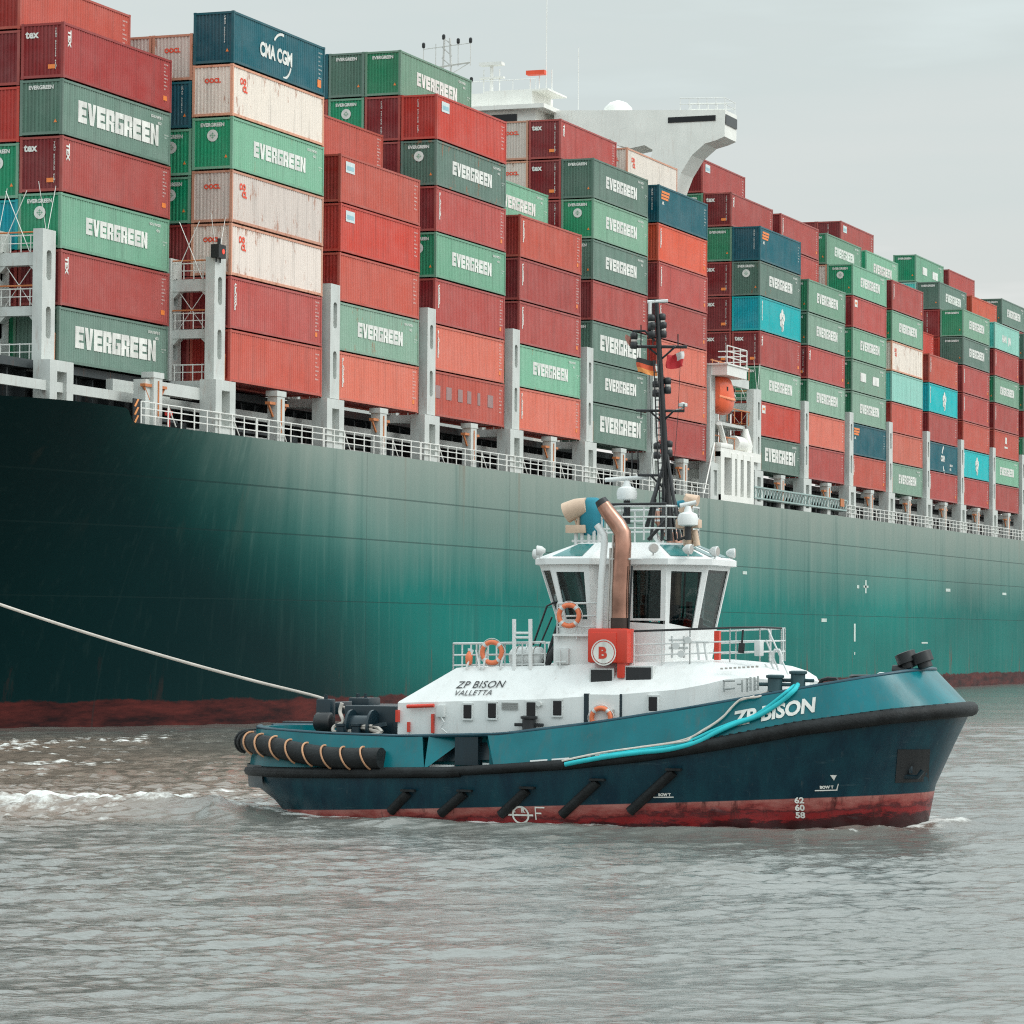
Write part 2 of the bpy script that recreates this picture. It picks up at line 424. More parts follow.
br.tube([(-.7, .25, 2.1), (-.05, .25, 1.4)], .07, 5); br.tube([(1.7, .25, 2.1), (1.05, .25, 1.4)], .07, 5); br.tube([(1.15, .2, .3), (1.15, .2, 2.0)], .07, 5); br.tube([(.5, -.02, .5), (.5, -.02, 2.4)], .05, 5)
br_mes = [q.mesh('bracket') for q in br.pieces(.05)]
def place(me, name, mat, loc, parent):
    o = obj(name, me, mat, parent); o.location = Vector(loc)+SHIP_OFF if parent is ship else loc
    return o
def tower(x, y, wires_too=True):
    t = bpy.data.objects.new('lashing_bridge', None); COL.objects.link(t); t.parent = ship; t.location = Vector((x, y, BASE))+SHIP_OFF
    place(leg_me, 'tower_leg', M_grey, (0, -.1, 0), t); place(leg_me, 'tower_leg', M_grey, (0, 2.55, 0), t)
    [place(q, 'cross_beam', M_grey, (0, 0, 0), t) for q in beam_mes]; [place(q, 'platform_rail', M_rail, (0, 0, 0), t) for q in rail_mes]
    [place(q, 'orange_rail', M_orange, (0, 0, 0), t) for q in rail2_mes]
    if wires_too: [place(q, 'lashing_rod', M_rail, (0, 0, 0), t) for q in wire_mes]
tower(BX[0]-1.6, 3.05); tower(BX[0]-1.6, 5.85)
tower(BX[1]-1.6, .3)
tower(BX[7]-1.55, -.1); tower(BX[6]+12.19+.25, -.1, False)
for i in range(2, 15):
    if i != 7: tower(BX[i]-1.75, -.1, False)
for i in range(15):
    place(ped_me, 'deck_pedestal', M_grey, (BX[i]-2.45 if i else BX[0]-2.6, -.35 if i else 1.9, DECK+.005), ship)
    if i == 7: place(ped_me, 'deck_pedestal', M_grey, (BX[6]+12.2, -.35, DECK+.005), ship)
    place(mid_me, 'deck_post', M_grey, (BX[i]+5.6, -.25 if i else .3, DECK+.005), ship)
    [place(q, 'bracket', M_orange, (BX[i]+5.6, -.25 if i else .3, DECK+.005), ship) for q in br_mes]
# the low gantry beam under the second bay's tower
mb = MB(); mb.box(9.2, 15.6, .6, 1.2, 17.5, 18.15); mb.box(9.0, 9.7, .5, 1.2, DECK, 18.15); mb.box(9.0, 15.6, 2.4, 2.8, 17.2, 18.2)
sp(mb.build('gantry_beam', M_grey))
# hazard board and hydrant at the break of the bulwark
mb = MB(); mb.box(6.9, 7.9, .1, .16, DECK, DECK+1.3); sp(mb.build('hazard_board', M_black))
mb = MB()
for k in range(3): mb.prism([(0, 0), (.18, 0), (.55, .4), (.37, .4)], lambda a, b: (6.95+a, .09, DECK+.05+k*.42+b), lambda a, b: (6.95+a, .075, DECK+.05+k*.42+b))
[sp(q) for q in mb.build_each('hazard_stripe', paint('hazard_orange', lin(230, 150, 90), .5, .1))]
mb = MB(); mb.tube([(10.5, -.1, DECK), (10.5, -.1, DECK+1.0)], .08, 6); mb.cbox((10.5, -.1, DECK+.75), (.5, .2, .25)); sp(mb.build('hydrant', paint('red_fire_paint', lin(205, 45, 35), .4, .1)))
# side rail, a section per bay
def railing(x0, x1, y, z, step=1.45):
    m = MB(); n = max(1, round((x1-x0)/step)); 
    for k in range(n+1):
        X = x0+(x1-x0)*k/n; m.tube([(X, y, z), (X, y, z+1.12)], .042, 5)
        if k % 5 == 2 and k < n: m.tube([(X, y, z+1.05), (X+(x1-x0)/n*.6, y, z+.05)], .035, 5)
    for h in (1.12, .78, .42): m.tube([(x0, y, z+h), (x1, y, z+h)], .034, 5)
    return m
x = 6.6
for xe in [20.5]+[BX[i]+11.5 for i in range(1, 7)]: sp(railing(x+.15, xe, -.42, DECK).build('side_rail', M_rail)); x = xe
x = 144.5
for xe in [BX[i]+11.5 for i in range(9, 15)]: sp(railing(x+.15, xe, -.42, DECK).build('side_rail', M_rail)); x = xe

# accommodation ladder stowed along the side
g = bpy.data.objects.new('gangway', None); COL.objects.link(g); g.parent = ship; g.location = SHIP_OFF
mb = MB()
for z in (16.25, 17.15): mb.box(115.8, 144.6, -.45, -.33, z, z+.12)
for i in range(33):
    X = 115.9+i*.885
    mb.box(X, X+.06, -.43, -.35, 16.3, 17.2); mb.tube([(X, -.39, 16.3), (X+.85, -.39, 17.2)], .03, 4)
mb.box(115.8, 144.6, -.3, .6, 16.2, 16.3)
obj('truss', mb.mesh('truss'), paint('alloy', lin(150, 172, 168), .45, .1), g)
mb = MB(); mb.box(142.2, 143.4, -.55, -.46, 16.6, 17.3); obj('end_plate', mb.mesh('end_plate'), M_orange, g)
mb = MB()
for i in range(40): 
    X = 117+i*.68; h = random.uniform(.3, 1.1); mb.cbox((X, random.uniform(.2, 1.4), DECK+h/2), (random.uniform(.15, .5), .4, h))
    if i % 5 == 0: mb.lathe([(.3, 0), (.35, .3), (.2, .6)], (X, .2, DECK), n=8)
[sp(q) for q in mb.build_each('deck_gear', M_dark)]

# navigation bridge with its wing reaching out over the side
def house():
    bh = bpy.data.objects.new('bridge_house', None); COL.objects.link(bh); bh.parent = ship; bh.location = SHIP_OFF
    m = MB(); m.box(107, 116, 15.6, 48, DECK, 47.6); m.box(106.2, 116.4, 14.6, 48, 47.6, 47.95)
    obj('house_wall', m.mesh('house_wall'), M_white, bh)
    m = MB()
    for k in range(9): m.box(106.94, 106.99, 17.2+k*2.6, 19.4+k*2.6, 45.9, 47.3)
    m.build_each('window', M_glass, bh)
    m = MB(); m.box(108, 113, 16.3, 40, 47.95, 49.3); m.box(108.0, 112.5, 14.9, 20.5, 49.3, 49.45)
    obj('wheel_deck', m.mesh('wheel_deck'), M_white, bh)
    # wing: slab and swept haunch, seen end-on
    m = MB()
    prof = [(.2, 47.15), (14.8, 47.8), (14.8, 45.4), (9.9, 45.2), (9.5, 44.75), (8.2, 44.4), (7.0, 44.6), (6.3, 44.2), (7.8, 38), (5.7, 38), (4.6, 40.4), (3.9, 42.2), (3.0, 43.6), (1.9, 44.5), (.9, 44.75), (.25, 45.0)]
    m.prism(prof, lambda a, b: (109.2, a, b), lambda a, b: (112.4, a, b))
    obj('bridge_wing', m.mesh('bridge_wing'), M_white, bh)
    m = MB(); m.box(109.25, 112.3, .14, .2, 46.0, 46.8); m.box(109.14, 109.19, 1.0, 5, 46.3, 46.75)
    m.build_each('wing_window', M_glass, bh)
    m = MB()
    for y0, y1 in ((.3, 4.1),):
        for z in (.5, 1.0): m.tube([(109.4, y0, 47.15+z), (109.4, y1, 47.3+z)], .03, 4); m.tube([(112.2, y0, 47.15+z), (112.2, y1, 47.3+z)], .03, 4); m.tube([(109.4, y0, 47.15+z), (112.2, y0, 47.15+z)], .03, 4)
        for k in range(6):
            for X in (109.4, 112.2): m.tube([(X, y0+k*.75, 47.15), (X, y0+k*.75, 48.2)], .03, 4)
    for y in (16, 18, 20, 22):
        m.tube([(108.1, y, 49.3), (108.1, y, 50.3)], .03, 4)
    m.tube([(108.1, 16, 50.3), (108.1, 22, 50.3)], .03, 4)
    m.build_each('rail', M_rail, bh)
    # radar dome, aerials, small radar mast
    m = MB(); m.lathe([(.5, 0), (.5, .5), (1.0, .9), (1.25, 1.5), (1.15, 2.1), (.7, 2.55), (.1, 2.75)], (111, 9.9, 45.9), n=14)
    obj('radome', m.mesh('radome', 40), M_white, bh)
    m = MB(); m.tube([(110, 15.8, 49.4), (110, 15.8, 59)], .04, 4); m.tube([(110, 13, 47.9), (110, 13, 53)], .03, 4); m.tube([(110, 20.6, 49.3), (110, 20.6, 52.1)], .14, 6)
    m.box(109.6, 110.4, 19.6, 21.6, 51.9, 52.15); m.tube([(110, 19.9, 49.3), (110, 19.9, 51.6)], .05, 4); m.tube([(110, 21.3, 49.3), (110, 21.3, 51.6)], .05, 4); m.box(109.8, 110.2, 19.5, 21.6, 50.8, 50.95)
    for y, h in ((16.4, 1.7), (17.2, 1.4), (15.3, 2.0)): m.tube([(110, y, 49.3), (110, y, 49.3+h)], .05, 4)
    m.build_each('aerial', M_rail, bh)
    m = MB(); m.box(109.5, 110.2, 15.8, 17.4, 50.9, 51.25); obj('radar_scanner', m.mesh('radar_scanner'), paint('orange_scanner', lin(225, 80, 45), .4, .05), bh)
    # main signal mast
    m = MB(); cy = 24.6
    for yy in (cy-.5, cy+.5): m.tube([(110, yy, 47.9), (110, yy*.5+cy*.5, 54.4)], .09, 5)
    for k in range(7): m.tube([(110, cy-.45, 48.4+k*.9), (110, cy+.45, 49.2+k*.9)], .045, 4)
    m.tube([(110, cy-2.1, 52.3), (110, cy+2.2, 51.9)], .09, 5); m.tube([(110, cy-2.1, 52.3), (110, cy, 51.2)], .04, 4); m.tube([(110, cy-2.1, 53.9), (110, cy+2.1, 53.6)], .035, 4)
    m.tube([(110, cy-2.2, 50.2), (110, cy, 50.0)], .05, 4)
    for yy in (-2.1, -1.0, 1.0, 2.1): m.tube([(110, cy+yy, 52.0), (110, cy+yy, 54.0)], .035, 4)
    m.tube([(110, cy-2.2, 48.6), (110, cy-2.2, 50.6)], .04, 4)
    obj('signal_mast', m.mesh('signal_mast'), paint('mast_grey', lin(190, 190, 186), .5, .1), bh)
    m = MB()
    for yy, z in ((-2.1, 53.9), (-1.0, 53.9), (.3, 54.3), (2.1, 53.7), (-2.2, 50.6)): m.lathe([(.1, 0), (.15, .1), (.15, .35), (.08, .45)], (110, cy+yy, z), n=8)
    m.build_each('mast_light', M_black, bh)
house()
# lifeboat station between the bays: davit frame, lookout platform, fender posts
g = bpy.data.objects.new('davit_station', None); COL.objects.link(g); g.parent = ship; g.location = SHIP_OFF
m = MB(); m.box(104.5, 105.6, -.2, .4, DECK, 26.3); m.box(116.2, 117.2, -.2, .4, DECK, 25.2); m.box(105.6, 116.2, .2, .6, 25.2, 25.9); m.box(105.6, 116.2, 2.8, 3.2, DECK, 25.9)
m.box(105.6, 116.2, .5, 3.0, 21.9, 22.15); m.box(105.6, 116.2, .5, 3.0, 19.6, 19.85)
obj('davit_frame', m.mesh('davit_frame'), M_grey, g)
m = MB(); m.box(104.6, 109.9, -1.5, .9, 25.5, 26.3); m.box(104.4, 110.1, -1.6, 1.0, 26.3, 26.42)
for X in (104.5, 106.3, 108.1, 109.9): m.tube([(X, -1.5, 26.4), (X, -1.5, 27.8)], .05, 5)
for z in (26.9, 27.35, 27.8): m.tube([(104.5, -1.5, z), (109.9, -1.5, z), (109.9, .9, z)], .045, 5)
obj('lookout_platform', m.mesh('lookout_platform'), M_rail, g)
m = MB()
for X in (106.2, 109.1, 110.6, 112.4, 114.3): m.box(X, X+.9, -.55, .1, DECK, 19.6)
m.box(106.2, 117.4, -.5, .3, 19.2, 19.9); m.bbox(106.2, 109.5, -.55, .5, 19.9, 20.3, .1); m.box(106.2, 115.2, -.56, .2, DECK, 16.2)
m.lathe([(.55, -1.2), (.6, -.9), (.6, .9), (.55, 1.2)], (113.4, .3, 20.6), 'x', 12); m.lathe([(.5, 0), (.6, .6), (.4, 1.3), (.2, 2.0)], (115.3, .2, 19.9), n=10)
m.build_each('fender_post', M_white, g, 35)
m = MB(); m.tube([(106.4, -.3, 21.8), (108.6, -.2, 19.9)], .22, 6); m.tube([(105.4, -.3, 26.0), (110.0, -.5, 24.2)], .09, 5); m.tube([(102.2, -.4, 16.1), (105.2, -.3, 20.2)], .07, 5)
m.build_each('davit_arm', M_rail, g)
m = MB()
for z in (20.9, 23.3, 26.8): m.tube([(105.6, .15, z), (116.2, .15, z)], .06, 5)
for z in (20.3, 22.6, 26.3):
    for X in range(106, 117, 2): m.tube([(X, .15, z-.4), (X, .15, z+.6)], .04, 4)
m.build_each('orange_rail', M_orange, g)

# enclosed lifeboat
lb = empty('lifeboat', (107.6, -.1, 22.55), 0, 'orange enclosed lifeboat hanging from the grey davit frame halfway along the container ship', 'lifeboat')
M_lb = paint('lifeboat_orange', lin(232, 100, 62), .35, .08, .1)
mb = MB(); prof = [(-3.3, .05, .8, 2.15), (-3.1, .7, .45, 2.35), (-2.2, 1.15, .1, 2.55), (-.8, 1.35, 0, 2.65), (.8, 1.35, 0, 2.6), (2.2, 1.1, .1, 2.3), (3.1, .6, .45, 1.9), (3.4, .05, .9, 1.4)]
rows = []
for X, b, z0, z1 in prof:
    rg = []
    for k in range(16):
        a = 2*math.pi*k/16; zc = (z0+z1)/2; h = (z1-z0)/2
        rg.append((X, b*math.copysign(abs(math.cos(a))**.8, math.cos(a)), zc+h*math.copysign(abs(math.sin(a))**.85, math.sin(a))))
    rows.append(rg)
mb.grid(rows, close=True); mb.build('hull_shell', M_lb, lb, 40)
mb = MB(); mb.tube([(-3.2, -.6, 1.15), (-2, -1.22, 1.05), (0, -1.42, 1.0), (2, -1.2, 1.05), (3.2, -.5, 1.2)], .09, 6); mb.build('rubbing_strip', paint('lifeboat_strip', lin(250, 150, 110), .5, .1), lb)
mb = MB(); mb.bbox(-1.3, .4, -.6, .6, 2.5, 3.0, .1); mb.build('conning_hatch', M_lb, lb, 40)
mb = MB()
for X in (-1.8, -.6, .6, 1.6): mb.box(X, X+.3, -1.28, -1.12, 1.55, 1.8)
mb.build_each('window', M_glass, lb)

lb.scale = (.56, .66, 1.2)
# signal lamp box on the tower top, third stack
lamp = empty('floodlight', (16.6, .1, 25.0), 0, 'small black box floodlight glowing red on top of the grey lashing tower beside white containers', 'floodlight')
mb = MB(); mb.box(-.55, .55, -.3, .3, .25, 1.05); mb.tube([(-.3, 0, 0), (-.3, 0, .3)], .06, 5); mb.tube([(.3, 0, 0), (.3, 0, .3)], .06, 5); mb.tube([(.1, 0, 1.05), (.1, 0, 1.45)], .12, 6); mb.build('lamp_housing', M_black, lamp); lamp.scale = (.8, .8, .9)
k = NT('red_lamp'); k.b.inputs['Base Color'].default_value = (.6, .03, .02, 1); k.b.inputs['Emission Color'].default_value = (1, .1, .05, 1); k.b.inputs['Emission Strength'].default_value = .8
mb = MB(); mb.lathe([(.16, -.33), (.16, -.30)], (.15, 0, .65), 'y', 10); mb.build('lens', k.m, lamp)
# ------------------------------------------------------------------ shipping containers
CL, CW = 12.19, 2.44
def cont_mat():
    k = NT('container_paint'); v = k.coords(); oi = k.n('ShaderNodeObjectInfo')
    off = k.n('ShaderNodeVectorMath', op='SCALE', ins={0: (37.0, 91.0, 53.0)}); k.link(oi.outputs['Random'], off.inputs['Scale'])
    vv = k.n('ShaderNodeVectorMath', op='ADD', ins={0: v, 1: off.outputs[0]}).outputs[0]
    wear = k.n('ShaderNodeAttribute', attribute_type='OBJECT', attribute_name='wear').outputs['Fac']
    c = oi.outputs['Color']
    n1 = k.noise(k.mapping(vv, (.45, .45, .6)), 1.0, 5, .6)
    c1 = k.mix(k.math('MULTIPLY', k.ramp(n1, [(.35, (0, 0, 0)), (.75, (1, 1, 1))]), .55), c, k.mix(.16, c, (.62, .58, .56, 1)))       # sun-chalked patches
    n2 = k.noise(k.mapping(vv, (2.4, 2.4, .16)), 1.0, 6, .65)
    c1 = k.mix(k.math('MULTIPLY', k.ramp(n2, [(.50, (0, 0, 0)), (.78, (1, 1, 1))]), .34), c1, (.055, .05, .048, 1))  # grime runs
    n3 = k.noise(k.mapping(vv, (1.7, 1.7, .5)), 1.3, 7, .72)
    z = k.n('ShaderNodeSeparateXYZ', ins={0: v}).outputs['Z']
    edge = k.math('MULTIPLY', k.math('ABSOLUTE', k.math('SUBTRACT', k.math('DIVIDE', z, 2.85), .5)), .15)
    rs = k.ramp(k.math('ADD', n3, k.math('ADD', edge, k.math('MULTIPLY_ADD', wear, .26, -.15))), [(.605, (0, 0, 0)), (.66, (1, 1, 1))])
    c1 = k.mix(k.math('MULTIPLY', rs, k.math('MULTIPLY_ADD', wear, .45, .4)), c1, (.36, .125, .055, 1))
    k.link(c1, k.b.inputs['Base Color'])
    k.link(k.math('MULTIPLY_ADD', n2, .3, .28), k.b.inputs['Roughness'])
    k.b.inputs['Specular IOR Level'].default_value = .25
    return k.m
M_cont = cont_mat()
M_let = paint('white_lettering', lin(222, 222, 216), .5, .22, scale=.9)
M_red_let = paint('red_lettering', lin(225, 75, 45), .5, .05)
M_org_let = paint('orange_label', lin(235, 130, 60), .5, .1)
M_gry_let = paint('grey_patch', lin(150, 120, 118), .5, .1)

def side_me(H, sgn):
    n = 46; z0, z1 = .16, H-.12; m = MB(); prof = []
    p = (CL-.3)/n
    for i in range(n):
        x = .15+i*p
        prof += [(x, 0), (x+p*.30, 0), (x+p*.5, .038), (x+p*.80, .038)]
    prof.append((CL-.15, 0))
    a = [(x, .03+d, z0) for x, d in prof]; b = [(x, .03+d, z1) for x, d in prof]
    if sgn < 0: a = [(x, CW-y, z) for x, y, z in a]; b = [(x, CW-y, z) for x, y, z in b]; a, b = b, a
    m.grid([a, b]); return m.mesh('side_wall', fix=False)
def end_me(H, sgn):
    n = 10; z0, z1 = .16, H-.12; m = MB(); prof = []; p = (CW-.3)/n
    for i in range(n):
        y = .15+i*p; prof += [(y, 0), (y+p*.34, 0), (y+p*.5, .05), (y+p*.84, .05)]
    prof.append((CW-.15, 0))
    x = (lambda d: .03+d) if sgn > 0 else (lambda d: CL-.03-d)
    m.grid([[(x(d), y, z1) for y, d in prof], [(x(d), y, z0) for y, d in prof]]); return m.mesh('end_wall', fix=False)
def frame_me(H):
    m = MB(); t = .15
    for x in (0, CL-t):
        for y in (0, CW-t): m.box(x, x+t, y, y+t, .12, H-.12)
    for y in (0, CW-.1): m.box(t, CL-t, y+.004, y+.096, .03, .17); m.box(t, CL-t, y+.004, y+.096, H-.14, H-.02)
    for x in (0, CL-.1): m.box(x+.004, x+.096, t, CW-t, .03, .17); m.box(x+.004, x+.096, t, CW-t, H-.14, H-.02)
    for x in (-.006, CL-.172):
        for y in (-.006, CW-.156):
            for z in (0, H-.118): m.box(x, x+.178, y, y+.162, z, z+.118)
    return m.mesh('frame')
def roof_me(H):
    m = MB(); m.box(.1, CL-.1, .1, CW-.1, H-.07, H-.04); m.box(.1, CL-.1, .1, CW-.1, .1, .15); return m.mesh('roof')
CM = {}
for H in (2.85, 2.575):
    CM[H] = dict(frame=frame_me(H), roof=roof_me(H), s=side_me(H, 1), s2=side_me(H, -1), e=end_me(H, 1), e2=end_me(H, -1))
TH = {2.85: 2.9, 2.575: 2.62}

# heavy block lettering
def block_word(word, h, w, gap):
    G = {'E': [[(0,0),(.42,0),(.42,1),(0,1)], [(.42,0),(1,0),(1,.27),(.42,.27)], [(.42,.37),(.92,.37),(.92,.63),(.42,.63)], [(.42,.73),(1,.73),(1,1),(.42,1)]],
         'V': [[(0,1),(.38,1),(.55,.38),(.5,0),(.28,0)], [(.62,1),(1,1),(.72,0),(.5,0),(.55,.38)]],
         'R': [[(0,0),(.40,0),(.40,1),(0,1)], [(.40,.74),(1,.74),(.93,1),(.40,1)], [(.62,.46),(1,.52),(1,.74),(.62,.74)], [(.40,.33),(.9,.33),(1,.46),(.62,.46),(.40,.52)], [(.58,0),(1,0),(.95,.33),(.58,.33)]],
         'G': [[(0,0),(.40,0),(.40,1),(0,1)], [(.40,.74),(1,.74),(1,1),(.40,1)], [(.40,0),(1,0),(1,.26),(.40,.26)], [(.64,.26),(1,.26),(1,.56),(.64,.56)], [(.5,.42),(.64,.42),(.64,.56),(.5,.56)]],
         'N': [[(0,0),(.36,0),(.36,1),(0,1)], [(.64,0),(1,0),(1,1),(.64,1)], [(.36,.60),(.64,.02),(.64,.42),(.36,1)]]}
    vs, fs = [], []; x = 0
    for ch in word:
        for poly in G[ch]:
            o = len(vs); vs += [((x+a*w), b*h) for a, b in poly]; fs.append(tuple(range(o, o+len(poly))))
        x += w+gap
    return vs, fs
def on_side(vs, fs, x0, z0, y=.018):   # flat letters laid on the outer ridges of the near side wall
    return [(x0+a, y-.004*(0), z0+b) for a, b in vs], fs
def on_end(vs, fs, y1, z0, x=.014):    # the bow-facing end seen from ahead: its left is +y
    return [(x, y1-a, z0+b) for a, b in vs], fs
def flat(me): # drop z of a text mesh -> 2-D
    v, f = mesh_lists(me); return [(q.x, q.y) for q in v], f
def T(s, size, bold=0.0, width=1.0, spacing=1.0, shear=0.0): return flat(text_mesh(s, size, bold, 0.0, width=width, spacing=spacing, shear=shear))
def rot90(vf): # text that reads downwards
    return [(b, -a) for a, b in vf[0]], vf[1]
def stack_text(s, size, pitch, bold=.02):  # letters one below the other, each turned
    vs, fs = [], []
    for i, ch in enumerate(s):
        if ch == ' ': continue
        v, f = T(ch, size, bold); o = len(vs)
        vs += [(a, b-i*pitch) for a, b in v]; fs += [tuple(q+o for q in x) for x in f]
    return vs, fs
def ring2(r0, r1, a0=0, a1=360, n=20, c=(0, 0)):
    vs, fs = [], []
    for i in range(n+1):
        a = R(a0+(a1-a0)*i/n)
        vs += [(c[0]+r0*math.cos(a), c[1]+r0*math.sin(a)), (c[0]+r1*math.cos(a), c[1]+r1*math.sin(a))]
    for i in range(n): fs.append((2*i, 2*i+1, 2*i+3, 2*i+2))
    return vs, fs
def disc2(r, n=18, c=(0, 0)):
    return [(c[0]+r*math.cos(2*math.pi*i/n), c[1]+r*math.sin(2*math.pi*i/n)) for i in range(n)], [tuple(range(n))]
def rect2(x0, x1, z0, z1): return [(x0, z0), (x1, z0), (x1, z1), (x0, z1)], [(0, 1, 2, 3)]
def join(*items):
    vs, fs = [], []
    for v, f in items:
        o = len(vs); vs += v; fs += [tuple(q+o for q in x) for x in f]
    return vs, fs
def mv(vf, dx, dy): return [(a+dx, b+dy) for a, b in vf[0]], vf[1]
LM = {}
def let(key, fn):
    if key not in LM:
        vs, fs = fn(); me = bpy.data.meshes.new('lettering'); me.from_pydata(vs, [], fs); me.update(); LM[key] = me
    return LM[key]
def lines(n, x, z, s=.11, dz=.19, words=('EGHU 934', '728 5', '45G1', 'MAX GR', '30480 KG', 'TARE', '3900 KG', 'NET')):
    return join(*[mv(T(words[i % len(words)], s), x, z-i*dz) for i in range(n)])
def ink(style, H, par, ci):
    """lettering, labels and marks for one container"""
    def put(key, mat, fn, name='lettering'): obj(name, let((key, H), fn), mat, par)
    z = H
    if style[:2] == 'EG':
        big = 'b' in style[2:]
        if 'p' in style[2:]:   # only two patches of the word left uncovered
            put('eg_patch', M_let, lambda: on_side(*rect2(2.9, 4.9, 1.05, 1.85), 0, 0)); put('eg_patch2', M_let, lambda: on_side(*rect2(7.3, 9.6, 1.0, 1.8), 0, 0))
        elif big: put('eg_big', M_let, lambda: on_side(*block_word('EVERGREEN', 1.12, .93, .085), 1.75, .88))
        else: put('eg_small', M_let, lambda: on_side(*block_word('EVERGREEN', .86, .70, .075), 2.75, 1.02))
        put('eg_marks', M_let, lambda: on_side(*join(mv(T('EGHU 934728 5', .2, .005), 9.9, z-.5), mv(T('45G1', .2, .005), 10.7, z-.8)), 0, 0))
        put('eg_weights', M_let, lambda: on_side(*join(mv(T('MGW 30480', .1), 11.45, z-1.3), mv(T('TARE', .1), 11.5, z-1.45)), 0, 0))
        put('eg_name', M_let, lambda: on_end(*T('EVERGREEN', .27, .012, 1.0), 1.95, z-.5))
        if 'o' in style[2:]: put('eg_disc', M_let, lambda: on_end(*join(disc2(.33, c=(1.2, z-1.0)),), CW-.02, 0), 'emblem'); 
        if 'o' in style[2:]: put('eg_star', M_star, lambda: on_end(*join(ring2(.10, .12, c=(1.2, z-1.0)), rect2(1.19, 1.21, z-1.18, z-.82), rect2(1.02, 1.38, z-1.01, z-.99)), CW-.02, 0, .008), 'emblem_star')
        put('eg_hazard', M_org_let, lambda: on_end(*join(([(1.95, .62), (2.13, .62), (2.04, .80)], [(0, 1, 2)])), CW, 0), 'label')
    elif style == 'tex':
        put('tex_end', M_let, lambda: on_end(*T('tex', .55, .02), 2.2, z-.75))
        put('tex_side', M_let, lambda: on_side(*rot90(T('TEX', .46, .025)), .5, z-.35))
        put('tex_no', M_let, lambda: on_end(*join(*[mv(T(c, .14, .004), 0, -i*.125) for i, c in enumerate('TEMU 8034729 45G1')]), .5, z-.4))
        put('tex_label', M_org_let, lambda: on_end(*rect2(.42, .82, .48, .68), CW, 0) if False else on_end(*rect2(1.55, 1.95, .48, .70), CW, 0), 'label')
        put('tex_marks', M_let, lambda: on_side(*lines(8, 11.3, z-.4), 0, 0)); put('tex_lab2', M_org_let, lambda: on_side(*rect2(11.25, 11.7, .55, .8), 0, 0), 'label')
    elif style in ('flor', 'cron'):
        wd = {'flor': 'FLORENS', 'cron': 'CRONOS'}[style]
        put(style, M_let, lambda: on_side(*join(*[mv(T(c, .33, .022), 0, -i*.24) for i, c in enumerate(wd)]), .55, z-.6))
        put('f_no', M_let, lambda: on_end(*join(*[mv(T(c, .14, .004), 0, -i*.125) for i, c in enumerate('FSCU 9471830 45G1')]), 1.35, z-.4))
        put('f_marks', M_let, lambda: on_side(*lines(9, 11.3, z-.4, .12, .2), 0, 0)); put('f_lab', M_org_let, lambda: on_side(*rect2(11.3, 11.6, .5, .75), 0, 0), 'label')
    elif style == 'plain':
        put('f_no', M_let, lambda: on_end(*join(*[mv(T(c, .14, .004), 0, -i*.125) for i, c in enumerate('FSCU 9471830 45G1')]), 1.35, z-.4))
        put('p_marks', M_let, lambda: on_side(*lines(7, 11.3, z-.5, .12, .24), 0, 0))
    elif style == 'stk':
        put('stk', M_stk, lambda: on_side(*rect2(.8, 2.1, z-1.0, z-.35), 0, 0), 'sticker')
        put('stk_in', M_stk2, lambda: on_side(*rect2(.95, 1.95, z-.85, z-.6), 0, 0, .012), 'sticker_print')
        put('f_no', M_let, lambda: on_end(*join(*[mv(T(c, .14, .004), 0, -i*.125) for i, c in enumerate('FSCU 9471830 45G1')]), 1.35, z-.4))
        put('p_marks', M_let, lambda: on_side(*lines(7, 11.3, z-.5, .12, .24), 0, 0))
    elif style == 'patch':
        for x, w_ in ((.2, .8), (2.0, .9), (4.0, .8), (5.6, .7), (7.4, .5), (9.2, 1.0)): put('patch%.1f' % x, M_gry_let, lambda: on_side(*rect2(x, x+w_, 1.15, 1.95), 0, 0), 'paint_patch')
        put('p_marks', M_let, lambda: on_side(*lines(7, 11.3, z-.5, .12, .24), 0, 0))
    elif style == 'oocl':
        put('ool_end', M_red_let, lambda: on_end(*T('OOCL', .34, .018), 1.7, z-1.0))
        put('ool_dash', M_red_let, lambda: on_side(*join(mv(T('OO', .46, .03), 1.0, z-.95), mv(T('CL', .46, .03), 1.35, z-1.35)), 0, 0))
    elif style == 'cma':
        put('cma', M_let, lambda: on_side(*T('CMA CGM', 1.05, .045, .88), 3.4, 1.0))
        put('cma_arc', M_let, lambda: on_side(*join(ring2(1.25, 1.40, 80, 140, c=(6.3, 1.25)), ring2(1.0, 1.15, 270, 340, c=(6.5, 1.25))), 0, 0), 'emblem')
        put('cma_no', M_let, lambda: on_end(*join(*[mv(T(c, .14, .004), 0, -i*.125) for i, c in enumerate('CMAU 5520116')]), .6, z-.35)); put('eg_hazard', M_org_let, lambda: on_end(*join(([(1.15, z-.55), (1.35, z-.55), (1.25, z-.35)], [(0, 1, 2)])), CW, 0), 'label')
        put('p_marks', M_let, lambda: on_side(*lines(7, 11.2, z-.5, .12, .24), 0, 0)); put('cma_lab', M_org_let, lambda: on_side(*rect2(11.2, 11.7, .4, .85), 0, 0), 'label')
    elif style == 'cmas':
        put('cmas', M_let, lambda: on_side(*join(mv(T('CGM', .75, .05), 5.0, 1.15), ring2(1.0, 1.3, 110, 160, c=(6.6, 1.5)), ring2(.9, 1.2, 200, 250, c=(7.0, 1.0)), mv(T('CMAU 55', .3, .015), 8.8, .75), mv(T('45G1', .3, .015), 8.8, .35)), 0, 0))
    elif style == 'apl':
        put('apl', M_org_let, lambda: on_side(*join(rect2(.7, 2.6, z-.55, z-.38), rect2(.6, 2.5, z-.8, z-.62), rect2(.6, 2.3, z-1.02, z-.86)), 0, 0), 'emblem')
